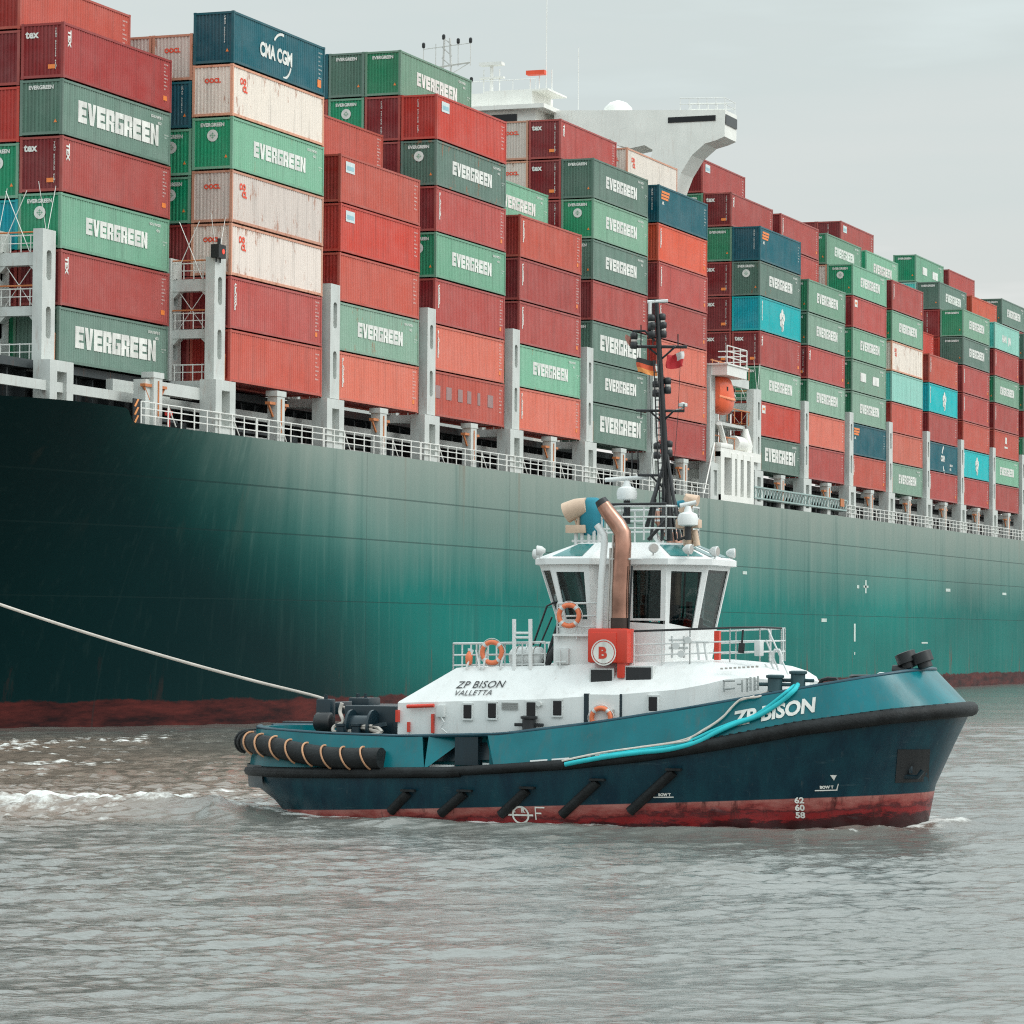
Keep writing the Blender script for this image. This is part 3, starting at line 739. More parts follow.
        put('apl_no', M_let, lambda: on_end(*join(*[mv(T(c, .15, .006), 0, -i*.135) for i, c in enumerate('APHU 7014332')]), .6, z-.4))
        put('apl_marks', M_let, lambda: on_side(*join(mv(T('APL', .3, .02), .8, z-1.4), lines(6, 11.3, z-.6, .12, .24)), 0, 0))
    elif style == 'cyan':
        put('cyan_disc', M_let, lambda: on_side(*join(*[ring2(.0, .34, 0, 360, 10, (6.6+dx, 1.45+dz)) for dx, dz in ((0, .55), (.45, .2), (-.45, .2), (.2, -.2), (-.35, -.3), (.1, -.65))]+[rect2(6.4, 6.8, .45, .9)]), 0, 0), 'emblem')
        put('cyan_v', M_let, lambda: on_side(*join(*[mv(T(c, .34, .02), 0, -i*.27) for i, c in enumerate('MAERSK')]), .55, z-.6))
    elif style == 'hap':
        put('hap', M_let, lambda: on_side(*join(rect2(.7, 1.7, z-.95, z-.3),), 0, 0), 'label'); put('hap2', M_org_let, lambda: on_side(*join(rect2(.9, 1.5, z-.7, z-.5),), 0, 0, .012), 'label_print')
    elif style == 'mark':
        put('mark', M_let, lambda: on_side(*join(rect2(5.4, 6.2, 1.6, 2.3), rect2(5.0, 6.6, 1.1, 1.3)), 0, 0), 'emblem'); put('p_marks', M_let, lambda: on_side(*lines(7, 11.3, z-.5, .12, .24), 0, 0))
    elif style == 'text':
        put('textm', M_let, lambda: on_side(*join(mv(T('HAN', 1.0, .05), 3.6, 1.0), mv(T('JIN', 1.0, .05), 6.6, .95)), 0, 0))
M_star = paint('emblem_green', lin(60, 150, 110), .5, .05)
M_stk = paint('sticker_pale', lin(205, 215, 215), .5, .08); M_stk2 = paint('sticker_blue', lin(150, 190, 200), .5, .08)

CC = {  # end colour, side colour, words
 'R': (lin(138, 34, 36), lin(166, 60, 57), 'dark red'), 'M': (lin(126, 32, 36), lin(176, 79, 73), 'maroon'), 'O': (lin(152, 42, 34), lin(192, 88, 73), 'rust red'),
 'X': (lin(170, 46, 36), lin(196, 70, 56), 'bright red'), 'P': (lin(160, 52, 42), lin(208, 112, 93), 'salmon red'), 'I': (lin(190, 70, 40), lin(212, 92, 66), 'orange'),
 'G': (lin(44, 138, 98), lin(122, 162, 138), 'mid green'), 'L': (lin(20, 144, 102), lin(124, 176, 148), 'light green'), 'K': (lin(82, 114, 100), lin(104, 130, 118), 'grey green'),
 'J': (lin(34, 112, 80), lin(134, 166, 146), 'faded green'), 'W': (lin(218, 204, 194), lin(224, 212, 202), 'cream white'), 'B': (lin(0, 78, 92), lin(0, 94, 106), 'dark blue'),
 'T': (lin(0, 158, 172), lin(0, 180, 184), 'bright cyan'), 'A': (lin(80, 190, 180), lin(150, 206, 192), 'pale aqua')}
ST = {'EG': 'with white block lettering', 'tex': 'with white tank-code lettering', 'flor': 'with a vertical white name', 'cron': 'with a vertical white name', 'plain': 'with bare side',
      'stk': 'with a pale sticker', 'patch': 'with grey paint patches', 'oocl': 'with small red lettering', 'cma': 'with white arcs and lettering', 'cmas': 'with white arcs and lettering',
      'apl': 'with an orange striped emblem', 'cyan': 'with a white round emblem', 'hap': 'with a square label', 'mark': 'with a white mark', 'text': 'with faded white lettering', '': 'unmarked'}
ST['tex'] = 'with short white lettering'
ORD = ['bottom', 'second', 'third', 'fourth', 'fifth', 'sixth', 'seventh', 'eighth', 'ninth', 'tenth', 'eleventh', 'twelfth', 'thirteenth', 'fourteenth', 'last']
NTH = ['first', 'second', 'third', 'fourth', 'fifth', 'sixth', 'seventh', 'eighth', 'ninth', 'tenth', 'eleventh', 'twelfth', 'thirteenth', 'fourteenth', 'fifteenth']
ROWN = {1: 'one row', 2: 'two rows', 3: 'three rows'}
n_cont = 0
def container(bi, k, ti, z, col, style, H=2.85, wear=.1, nt_=7):
    global n_cont; n_cont += 1
    ec, scol, cw = CC[col]; sw = ST['EG' if style[:2] == 'EG' else style]
    tier = ORD[ti-1]; st = NTH[bi]
    if k == 0: lab = f"{cw} container {sw}, {tier} up, {st} outer stack from left"
    else: lab = f"{cw} container {sw}, {tier} tier, {ROWN[k]} behind {st} outer stack"
    lab = lab.replace('bottom up', 'at the bottom')
    o = empty('shipping_container', (BX[bi]+random.uniform(-.03, .03), BY[bi]+k*2.5+random.uniform(-.025, .025), z), 0, lab, 'container', 'shipping containers stacked on the ship')
    sh = random.uniform(.88, 1.12); hs = random.uniform(.985, 1.015)
    cm = CM[H]
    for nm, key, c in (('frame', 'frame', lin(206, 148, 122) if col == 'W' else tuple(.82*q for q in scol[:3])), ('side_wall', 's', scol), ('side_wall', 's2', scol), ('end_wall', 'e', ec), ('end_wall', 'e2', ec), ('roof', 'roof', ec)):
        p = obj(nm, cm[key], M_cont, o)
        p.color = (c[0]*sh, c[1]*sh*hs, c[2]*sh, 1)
        p['wear'] = wear
    if style: ink(style, H, o, col)
def stack(bi, spec, k=0, z0=BASE, t0=1):
    """spec: space separated 'colour:style[:flags]' from the bottom up; '-' leaves a tier out, 's' flag = standard height, number = wear"""
    z = z0
    for i, e in enumerate(spec.split()):
        H, wear = 2.85, .12
        if e.endswith('!'): H = 2.575; e = e[:-1]
        if e != '-':
            a = e.split(':'); col, style = a[0], a[1] if len(a) > 1 else ''
            wear = {'W': .5}.get(col, .12)
            if len(a) > 2: wear = float(a[2])
            container(bi, k, i+t0, z+.02, col, style, H, wear)
        z += TH[H]
# outer stacks, bow to stern
stack(0, 'K:EGb M:tex L:EGo:.2 M:tex K:EGb R:tex')
stack(1, 'O:plain M:cron W:oocl:.55 W:oocl L:EGo:.3 W:oocl B:cma')
stack(2, 'P:flor J:EG:.4 O:plain X:stk O:stk')
stack(3, 'O:patch P:flor M:cron L:EGo M:flor K:EGo:.5 X:stk')
stack(4, 'P:flor L:EG:.3 M:cron M:cron O:cron')
stack(5, 'K:EGb K:EG K:EGb M:plain K:EG:.3 G:EGo K:EG')
stack(6, 'M:cron P:cron P:plain M:cron M:cron I:cron B:apl')
stack(7, 'K:EGb X:hap J:EG M:tex T:cyan K:EGo:.4 B:apl')
stack(8, 'M:plain P:plain J:EG M:tex J:EGo G:EG')
stack(9, 'O:cron B:apl J:EG J:EGp:.3 G:EG M:hap L:EGo')
stack(10, 'J:EG P:plain O:plain A: W:oocl:.5 G:EG M:cron')
stack(11, 'M:cron B:cmas M:plain T:cyan O:cron')
stack(12, 'M:cron T:cyan O:plain:.3 M:cron M:cron K:EG G:EG')
stack(13, 'M:plain L:EG O:mark M:cron G:EG M:cron A:text')
stack(14, 'K:EG M:plain G:EG R:plain J:EG M:plain K:EG')
# rows further inboard, only where they show
stack(0, 'G M:plain T:mark! L:EGo X:plain M:plain O:stk', 1)
stack(0, 'M:plain K G - M:tex M:tex M:tex O:plain', 2)
stack(1, 'M:plain M:cron R:plain L:EGo! L:EGo! B:cma! W:oocl!', 1)
stack(1, 'M R - -! -! -! W:oocl!', 2)
stack(2, '- - - - - O:cron', 1)
stack(3, '- - - - - M:plain M:cron G:EG', 1)
stack(3, '- - - - - - L:EGo K:EG', 2)
stack(3, '- - - - - - O:plain B:cma', 3)
stack(4, '- - - - - L:EG', 1)
stack(5, '- - - - - M:tex M:tex M:tex', 1)
stack(5, '- - - - - - W:oocl:.4 W:oocl:.4', 2)
stack(6, '- - - - - - - W:oocl:.4', 1)
stack(7, '- - - M:tex M:tex M:tex G:EG M:tex', 1)
stack(7, '- - - - - - - G:EG M:stk', 2)
stack(8, '- - - - - - M:cron M:cron', 1)
stack(9, '- - - - - - W:oocl G:EG', 1)
stack(10, '- - - - - - - L:EG', 1)
stack(10, '- - - - - - - - M:stk', 2)
stack(10, '- - - - - - - - R:plain', 3)
stack(11, '- - - - - X:plain', 1)
stack(12, '- - - - - X:plain R:plain K:EG', 1)
stack(12, '- - - - - - - A: L:EGp', 2)
stack(13, '- - - - - - - I:plain', 1)
stack(13, '- - - - - - - - M:plain', 2)
stack(14, '- - - - - - R:plain K:EG', 1, BASE+1.1)
stack(14, '- - - - - - - B:cma', 2, BASE+1.1)
print('containers', n_cont)
# ------------------------------------------------------------------ the river
TUG_O = np.array([-56.189, -47.306]); HD = np.array([.013808, -.999905]); SB = np.array([-.999905, -.013808])
def water():
    fh = FWD[:2]/np.linalg.norm(FWD[:2]); rh = np.array([fh[1], -fh[0]])
    d = list(np.arange(36, 62, .11))+list(np.arange(62, 112, .14))+list(np.arange(112, 190, .3))
    s = .32
    while d[-1] < 9000: d.append(d[-1]+s); s *= 1.05
    b = [-40, 5, 20, 28, 32, 34.5]; d = np.array(b+d)
    c = list(np.arange(-13, 13.001, .085)); s = .1; e = []
    x_ = 13
    while x_ < 6000: x_ += s; e.append(x_); s *= 1.085
    c = np.array([-q for q in e[::-1]]+c+e)
    # lateral spacing opens out with distance so that the fine cells follow the view
    D, Cc = np.meshgrid(d, c, indexing='ij')
    sc_ = np.clip(D/60, .75, 1.9); L = np.where(np.abs(Cc) < 60, Cc*sc_, Cc*sc_)
    X = CAM[0]+fh[0]*D+rh[0]*L; Y = CAM[1]+fh[1]*D+rh[1]*L
    rel = np.stack([X-TUG_O[0], Y-TUG_O[1]], -1); U = rel@HD; V = rel@SB
    Z = np.zeros_like(X); DX = np.zeros_like(X); DY = np.zeros_like(X)
    wind = math.atan2(-fh[1], -fh[0])+R(14)
    g = np.random.default_rng(5)
    # patchiness: gusts make rougher and smoother areas
    P = .5*np.sin(.11*X+.07*Y+1.0)+.5*np.sin(.05*X-.13*Y+2.1)+.4*np.sin(.31*X+.23*Y)+.4*np.sin(-.27*X+.35*Y+.6)
    amp_mod = .9+.28*P
    for i in range(104):
        lam = .30*(5.0/.30)**(g.random()**1.8); th = wind+g.normal(0, .5); kk = 2*math.pi/lam
        a = .0040*lam**.74*(.6+.8*g.random()); ph = g.random()*6.283
        arg = kk*(math.cos(th)*X+math.sin(th)*Y)+ph
        # keep each wave where the mesh can carry it
        fade = np.clip((lam*700-D*2.0)/(lam*260), 0, 1)
        Z += a*fade*np.sin(arg); q = .75*a*fade*np.cos(arg); DX += q*math.cos(th); DY += q*math.sin(th)
    Z *= amp_mod
    # tug's stern wash and bow wave, churned water beside the big hull
    def n2(x, y, s, sd):
        o = 0; gg = np.random.default_rng(sd)
        for i in range(9):
            t = gg.random()*6.283; kq = s*(.6+1.6*gg.random()); o = o+np.sin(kq*(np.cos(t)*x+np.sin(t)*y)+gg.random()*6.283)
        return o/3.0
    N1, N2, N3 = n2(X, Y, 1.1, 1), n2(X, Y, 3.2, 2), n2(X, Y, 8.0, 3)
    N = N1*.45+N2*.5+N3*.45
    back = ss(-8.5, -11, U)
    Ns = n2(U*.28, V*1.15, 1.3, 9)
    wd = 1.6+.34*np.clip(-U-8.5, 0, 22)
    track = np.exp(-((V+1.0-.22*np.clip(U+9, -30, 0)*(-1)+.6*N1)/wd)**2)*back*np.exp(np.clip(U+10, -200, 0)/30)
    edge2 = np.exp(-((V-1.9+.03*(U+10)+.35*N1)/.8)**2)*back*np.exp(np.clip(U+10, -200, 0)/22)
    ax = np.abs(V); hullw = 4.15*np.sqrt(np.clip(1-np.abs((U+.3)/10.2)**3, 0, 1))
    dh = ax-hullw
    near = np.exp(-np.clip(dh, 0, 9)/.55)*ss(-10.5, -9.5, U)*ss(10.8, 9.6, U)*(np.abs(U) < 11)
    bow = np.exp(-((U-10.2+.42*np.abs(V))/.7)**2)*np.exp(-np.abs(V)/3.4)
    wash = np.exp(-((Y+5.5+1.2*N1)/3.2)**2)*ss(25, -30, X)*ss(-95, -50, X)+.9*np.exp(-((Y+16+1.5*N1)/5.0)**2)*ss(-30, -60, X)*ss(-110, -90, X)
    churn = np.clip(track*1.0+.7*edge2+.25*wash+.8*bow, 0, 1.4)
    zone = ss(-9.0, -15, U)*ss(70, 25, np.abs(V))
    Z += churn*(.05*N2+.05*N3+.02)+zone*(.030*N2+.030*N3)+.18*bow+.17*np.exp(-((dh-1.9-.05*(6-U))/.85)**2)*ss(-16, -9, U)*ss(10, 4, U)-.05*np.exp(-((dh-.8)/.8)**2)*ss(-11, -8, U)*ss(10, 6, U)
    Z += .05*N2*wash+.04*N3*wash
    Z += .34*np.exp(-((V-2.5+.02*(U+9)+.3*N1)/1.5)**2)*ss(-7.5, -11, U)*np.exp(np.clip(U+10, -200, 0)/30)-.16*np.exp(-((V-6.2+.3*N1)/1.8)**2)*ss(-2, -9, U)*np.exp(np.clip(U+10, -200, 0)/30)
    foam = np.clip(track*(.58+.46*Ns+.18*N2)+edge2*(.75+.2*N2)-.04, 0, 1)
    foam = np.maximum(foam, .85*np.clip(near*1.0-.46+.35*N3+.28*N2, 0, 1)*np.clip(near*2, 0, 1))
    foam = np.maximum(foam, np.clip(bow*.95-.40+.5*N3+.25*N2, 0, 1)*np.clip(bow*3, 0, 1))
    foam = np.maximum(foam, np.clip(wash*.8-.62+.45*N2+.38*N3, 0, 1)*np.clip(wash*2, 0, 1))
    silt = np.clip(.8*track+.6*wash+.35*near+.4*bow+.8*zone, 0, 1)
    flat_ = (D < 33) | (D > 900)
    Z[flat_] = 0; foam = np.maximum(foam, zone*np.clip(.55*np.clip(n2(U*.9, V*.5, 1.0, 21)*.6+N2*.45, 0, 2)-.22, 0, .65))
    foam[D > 400] = 0
    X = X+DX*(~flat_); Y = Y+DY*(~flat_)
    nr, nc = X.shape
    co = np.stack([X, Y, Z], -1).reshape(-1, 3)
    idx = np.arange(nr*nc).reshape(nr, nc)
    q = np.stack([idx[:-1, :-1], idx[:-1, 1:], idx[1:, 1:], idx[1:, :-1]], -1).reshape(-1, 4)
    me = bpy.data.meshes.new('river_water'); me.vertices.add(len(co)); me.vertices.foreach_set('co', co.astype(np.float32).ravel())
    me.loops.add(q.size); me.loops.foreach_set('vertex_index', q.astype(np.int32).ravel())
    me.polygons.add(len(q)); me.polygons.foreach_set('loop_start', (np.arange(len(q))*4).astype(np.int32)); 
    me.update(calc_edges=True); me.polygons.foreach_set('use_smooth', [True]*len(q))
    for nm, arr in (('foam', foam), ('silt', silt)):
        at = me.attributes.new(nm, 'FLOAT', 'POINT'); at.data.foreach_set('value', arr.astype(np.float32).ravel())
    me.update()
    if me.polygons[0].normal.z < 0: me.flip_normals()
    k = NT('river_water'); v = k.coords()
    fo = k.n('ShaderNodeAttribute', attribute_name='foam').outputs['Fac']; si = k.n('ShaderNodeAttribute', attribute_name='silt').outputs['Fac']
    body = k.mix(k.math('MULTIPLY', si, .75), (.150, .150, .136, 1), (.205, .142, .104, 1))
    fn = k.noise(v, 2.3, 9, .72)
    ft = k.math('ADD', fo, k.math('MULTIPLY_ADD', fn, 2.2, -1.22))
    fm = k.math('MULTIPLY', k.ramp(ft, [(.08, (0, 0, 0)), (.62, (1, 1, 1))]), k.n('ShaderNodeClamp', ins={0: k.math('MULTIPLY', fo, 5.0)}).outputs[0])
    colr = k.mix(fm, body, (.72, .73, .70, 1))
    k.link(colr, k.b.inputs['Base Color'])
    k.link(k.math('MULTIPLY_ADD', fm, .5, .13), k.b.inputs['Roughness'])
    k.b.inputs['IOR'].default_value = 1.5
    rot = k.n('ShaderNodeMapping', ins={0: v, 2: (0, 0, R(69.2+9))}).outputs[0]
    def ridge(x_): return k.math('ABSOLUTE', k.math('MULTIPLY_ADD', x_, 2.0, -1.0))
    nA = ridge(k.noise(k.mapping(rot, (1.0, 2.6, 1)), 1.0, 4, .62)); nB = k.noise(k.mapping(rot, (3.0, 8.0, 1), (5, 2, 0)), 1.0, 4, .62)
    patch = k.ramp(k.noise(k.mapping(rot, (.06, .16, 1)), 1.0, 3, .5), [(.35, (.45, .45, .45)), (.65, (1, 1, 1))])
    h = k.math('MULTIPLY', k.math('ADD', k.math('MULTIPLY', nA, -.9), k.math('MULTIPLY', nB, .5)), patch)
    bp = k.n('ShaderNodeBump', ins={'Strength': 1.0, 'Distance': .032, 'Height': h})
    k.link(bp.outputs[0], k.b.inputs['Normal'])
    me.materials.append(k.m)
    o = obj('river_water', me); o['kind'] = 'structure'
    return o
water()
# ------------------------------------------------------------------ the tugboat (local x = towards its bow, y = to port, z up; its starboard side, y < 0, faces us)
RZ = math.atan2(HD[1], HD[0])
tug = empty('tugboat', (TUG_O[0], TUG_O[1], 0), RZ, 'teal and white harbour tugboat with black fenders and red waterline, steaming past the ship', 'tugboat')
_O = np.array([TUG_O[0], TUG_O[1], 0.0]); _hd = np.array([HD[0], HD[1], 0]); _sb = np.array([SB[0], SB[1], 0])
def S(px, py, v):
    """measured position on the lengthwise plane v metres to starboard -> local (x, y, z)"""
    d = FWD+RIGHT*(px-512)/FPX-UP*(py-512)/FPX
    t = (v-(CAM-_O)@_sb)/(d@_sb); P = CAM+t*d-_O
    return (float(P@_hd), -v, float(P[2]))
M_teal = paint('tug_teal_paint', (.002, .138, .165), .26, .18, .12, scale=.9, spec=.28, bump=.12)
M_navy = paint('tug_navy_paint', (.003, .018, .027), .38, .15, .05, scale=.9)
M_tw = paint('tug_white_paint', (.74, .76, .75), .4, .07, .16, scale=.9, bump=.08)
M_tw2 = paint('tug_offwhite_gear', (.62, .64, .63), .45, .06, .1)
M_rub = paint('black_rubber', (.010, .012, .013), .6, .6, 0, scale=2.2, bump=.9, spec=.3)
M_tred = paint('tug_red_paint', (.62, .045, .022), .4, .08, .05)
M_cop = paint('heat_stained_exhaust', (.40, .22, .165), .24, .45, .25, metal=.9, scale=1.2)
M_stl = paint('galvanised_pipe', (.52, .50, .47), .35, .12, .1, metal=.6)
M_blk = paint('tug_black_steel', (.012, .014, .016), .45, .2)
M_tan = paint('tan_rope', (.50, .27, .15), .8, .15)
M_rope = paint('pale_rope', (.55, .50, .45), .85, .15)
M_cyan = paint('turquoise_rope', (.02, .45, .50), .8, .12)
M_ring = paint('lifering_orange', (.78, .20, .085), .5, .08)
M_cover = paint('teal_canvas', (.012, .20, .27), .7, .12)
M_cream = paint('cream_gear', (.62, .45, .33), .5, .12)
M_deckg = paint('tug_deck_green', (.05, .11, .10), .7, .2)

def interp(tab, x):
    a = np.array(tab); return float(np.interp(x, a[:, 0], a[:, 1]))
ZF = [(-11.2, 1.12), (-8, 1.18), (-5.96, 1.24), (-3, 1.33), (-1.45, 1.44), (.5, 1.6), (2.54, 1.86), (4.6, 2.22), (6.75, 2.66), (9, 3.0), (11, 3.22)]
ZT = [(-11.2, 2.40), (-9.5, 2.36), (-7, 2.29), (-4.55, 2.27), (-1.6, 2.38), (1, 2.72), (3.67, 3.16), (6.64, 3.72), (9.67, 4.3), (10.5, 4.42)]
ZB = [(-11, .32), (-6, .36), (-1.5, .46), (4, .72), (9, 1.06), (10, 1.15)]
#            aft    fwd   half-beam  widest  aft fullness, fwd fullness
LV = {'k': (-8.6, 8.4, 3.3, -1.0, 3.0, 2.0), 'w': (-9.3, 9.4, 3.95, -.8, 2.6, 2.1), 'b': (-9.6, 9.6, 4.08, -.8, 2.6, 2.2), 'm': (-10.3, 10.1, 4.18, -.6, 2.5, 2.35), 'f': (-10.5, 10.52, 4.24, -.5, 2.45, 2.6), 't': (-10.3, 9.5, 3.86, -.5, 2.45, 2.9)}
def half(lev, t):
    ua, uf, b, um, na, nf = LV[lev]
    u = ua+(uf-ua)*(1-math.cos(math.pi*t))/2
    s = (um-u)/(um-ua) if u < um else (u-um)/(uf-um); n = na if u < um else nf
    return u, b*max(0.0, 1-min(1, s)**n)**(1/n)
def half_at(lev, u):
    ua, uf, b, um, na, nf = LV[lev]
    s = (um-u)/(um-ua) if u < um else (u-um)/(uf-um); n = na if u < um else nf
    return b*max(0.0, 1-min(1, abs(s))**n)**(1/n)
NTt = 72
def ring_pts(lev, z, side=None):
    st = [(half(lev, i/NTt)) for i in range(NTt+1)]
    p = [(u, -v, z(u)) for u, v in st]; q = [(u, v, z(u)) for u, v in st[::-1]]
    return p+q[1:-1]
zf = lambda u: interp(ZF, u); zt = lambda u: interp(ZT, u); zb = lambda u: interp(ZB, u)
def tug_hull_mat():
    k = NT('tug_hull_paint'); v = k.coords(); sx = k.n('ShaderNodeSeparateXYZ', ins={0: v}); x, z = sx.outputs['X'], sx.outputs['Z']
    n = k.noise(k.mapping(v, (1.2, 1.2, .35)), 1.5, 6, .65); n2 = k.noise(k.mapping(v, (.8, .8, 2.5)), 1.2, 6, .7)
    navy = k.mix(k.ramp(n, [(.35, (0, 0, 0)), (.75, (1, 1, 1))]), (.003, .024, .040, 1), (.006, .055, .072, 1))
    zl = k.math('MULTIPLY_ADD', x, .047, .505)      # the boot line rises towards the bow
    h = k.math('SUBTRACT', z, zl)
    hn = k.math('MULTIPLY_ADD', k.math('SUBTRACT', n2, .5), .95, h)
    # scrubbed pale red at the top, raw red, slimy dark red at the water
    red = k.ramp(k.n('ShaderNodeMapRange', ins={0: hn, 1: -.85, 2: .05, 3: 0.0, 4: 1.0}).outputs[0],
                 [(0, (.03, .008, .008)), (.30, (.05, .008, .01)), (.40, (.26, .016, .018)), (.52, (.22, .018, .02)), (.60, (.085, .014, .016)), (.70, (.28, .05, .045)), (1, (.42, .17, .145))])
    red = k.mix(k.ramp(k.noise(k.mapping(v, (1.8, 1.8, .5)), 1.3, 6, .7), [(.55, (0, 0, 0)), (.68, (1, 1, 1))]), red, (.05, .012, .012, 1))
    col = k.mix(k.ramp(k.math('MULTIPLY_ADD', h, 40, .5), [(0, (0, 0, 0)), (1, (1, 1, 1))]), red, navy)
    sc1 = k.noise(k.mapping(v, (.5, .5, 3.5)), 1.6, 6, .75); sc2 = k.noise(k.mapping(v, (5, 5, .5)), 1.2, 5, .7)
    col = k.mix(k.math('MULTIPLY', k.ramp(sc1, [(.60, (0, 0, 0)), (.72, (1, 1, 1))]), .30), col, (.10, .15, .16, 1))
    col = k.mix(k.math('MULTIPLY', k.ramp(sc2, [(.62, (0, 0, 0)), (.76, (1, 1, 1))]), .30), col, (.12, .13, .125, 1))
    def ln(c, s, o, w_): return k.math('LESS_THAN', k.math('ABSOLUTE', k.math('SUBTRACT', k.math('FRACT', k.math('MULTIPLY_ADD', c, s, o)), .5)), w_)
    weld = k.math('MAXIMUM', ln(x, .42, .1, .006), ln(z, .9, .2, .010))
    k.link(col, k.b.inputs['Base Color']); k.link(k.math('MULTIPLY_ADD', n, .25, .22), k.b.inputs['Roughness'])
    k.b.inputs['Specular IOR Level'].default_value = .3
    bp = k.n('ShaderNodeBump', ins={'Strength': .3, 'Distance': .03, 'Height': k.math('MULTIPLY_ADD', weld, .5, k.math('MULTIPLY', k.noise(v, 1.1, 3), 1.5))}); k.link(bp.outputs[0], k.b.inputs['Normal'])
    return k.m
mb = MB()
mb.grid([ring_pts('k', lambda u: -1.0), ring_pts('w', lambda u: 0.0), ring_pts('b', zb), ring_pts('m', lambda u: .45*zb(u)+.55*zf(u)), ring_pts('f', zf), ring_pts('f', lambda u: zf(u)+.12)], close=True)
tug_hull = mb.build('hull', tug_hull_mat(), tug, 40)
from mathutils.bvhtree import BVHTree
_bvh = BVHTree.FromPolygons([Vector(q) for q in mb.v], mb.f)
# deck inside the bulwarks
mb = MB(); n_ = NTt
p = [half('t', i/n_) for i in range(n_+1)]
mb.grid([[(u, -v*.985, zf(u)+.1) for u, v in p], [(u, 0, zf(u)+.13) for u, v in p], [(u, v*.985, zf(u)+.1) for u, v in p]])
mb.build('deck', M_deckg, tug, 40)

# bulwark: shell from the fender line up to the rail, leaning inboard, with thickness
def bul(u0, u1, zb_=.12, n=50, both=True, ext=0.0):
    pass
def bul_pt(u, kz, off=0.0, side=1):
    """point on the bulwark's outer face: u lengthwise, kz 0..1 from fender line to rail; bow end closes round"""
    ua, uf = LV['f'][0], LV['f'][1]
    z0, z1 = zf(u)+.1, zt(u)
    v0, v1 = half_at('f', min(u, LV['f'][1]))-.05, half_at('t', min(u, LV['t'][1]))
    return (u, -side*(v0+(v1-v0)*kz+off), z0+(z1-z0)*kz)
def bulwark_rows(t0, t1, n, side, inset=0.0):
    rows = [[] for _ in range(5)]
    for i in range(n+1):
        t = t0+(t1-t0)*i/n
        (uf_, vf_), (ut_, vt_) = half('f', t), half('t', t)
        for k, q in enumerate((0, .5, 1.0)):
            u = uf_+(ut_-uf_)*q; v = (vf_-.05)+(vt_-vf_+.05)*q-inset
            z = (zf(uf_)+.1)+(zt(ut_)-zf(uf_)-.1)*q
            rows[k].append((u, -side*max(0, v), z))
        (u, y, z) = rows[2][-1]; c = .14
        rows[3].append((u-(.10 if t > .97 else 0)+(.1 if t < .03 else 0), y*(1-c/max(.3, abs(y))) if abs(y) > .3 else y*.5, z+.0)); rows[4].append((rows[3][-1][0], rows[3][-1][1], zf(uf_)+.1))
    return rows
def t_of(lev, u):
    ua, uf = LV[lev][0], LV[lev][1]; return math.acos(1-2*(u-ua)/(uf-ua))/math.pi
uA, uB, uC, uD = S(426, 750, 3.95)[0], S(464, 750, 3.9)[0], S(479, 750, 3.9)[0], S(497, 750, 3.95)[0]
mb = MB()
for side in (1, -1):
    mb.grid(bulwark_rows(t_of('f', uD), 1.0, 60, side))
    mb.grid(bulwark_rows(0.0, t_of('f', uA), 46, side))
mb.build('bulwark', M_teal, tug, 40)
mb = MB()
for side in (1, -1):     # folded plates at the gateway
    def P(u, kz, ins): q = bul_pt(u, kz); return (q[0], side*(q[1]+ins), q[2])
    a0, a1, b1 = P(uA, 0, 0), P(uA, 1, 0), P(uB, 1, .42)
    mb.add([a0, a1, b1], [(0, 1, 2)]); d0, d1, c1 = P(uD, 0, 0), P(uD, 1, 0), P(uC, 1, .42); mb.add([d0, d1, c1], [(0, 2, 1)])
mb.build_each('gate_cheek', M_teal, tug)
mb = MB()
for side in (1, -1):
    def P(u, kz, ins): q = bul_pt(u, kz); return (q[0], side*(q[1]+ins), q[2])
    mb.add([P(uA-.1, .22, .50), P(uD+.1, .22, .50), P(uD+.1, 1.0, .46), P(uA-.1, 1.0, .46)], [(0, 1, 2, 3)])
    x0, x1 = S(457, 750, 3.6)[0], S(480, 750, 3.6)[0]
    q0, q1 = P(x0, .12, .36), P(x1, 1.02, .38)
    mb.box(x0, x1, min(q0[1], q1[1])-.03, max(q0[1], q1[1])+.03, q0[2], q1[2])
mb.build_each('bulwark_gate', M_navy, tug)
# rail cap along the bulwark
mb = MB()
capL = [half('t', .02+.98*i/90) for i in range(91)]
for side in (1, -1):
    mb.tube([(u, -side*max(v-.06, 0), zt(u)+.02) for u, v in capL], .055, 6)
mb.build('bulwark_rail', paint('tug_teal_edge', (.004, .05, .075), .4, .1), tug, 60)
mb = MB()
for side in (1, -1):
    pp = [half('t', .47*i/46) for i in range(47)]
    mb.grid([[(u*(1 if u > -6 else 1.0), -side*v, zt(u)+.03) for u, v in pp], [(u+.34*max(0, 1-(v/3.9)**2)**.5, -side*max(0, v-.42*(v/3.9)), zt(u)+.035) for u, v in pp], [(u+.34*max(0, 1-(v/3.9)**2)**.5, -side*max(0, v-.42*(v/3.9)), zf(u)+.1) for u, v in pp]])
mb.build('bulwark_cap', M_teal, tug, 40)
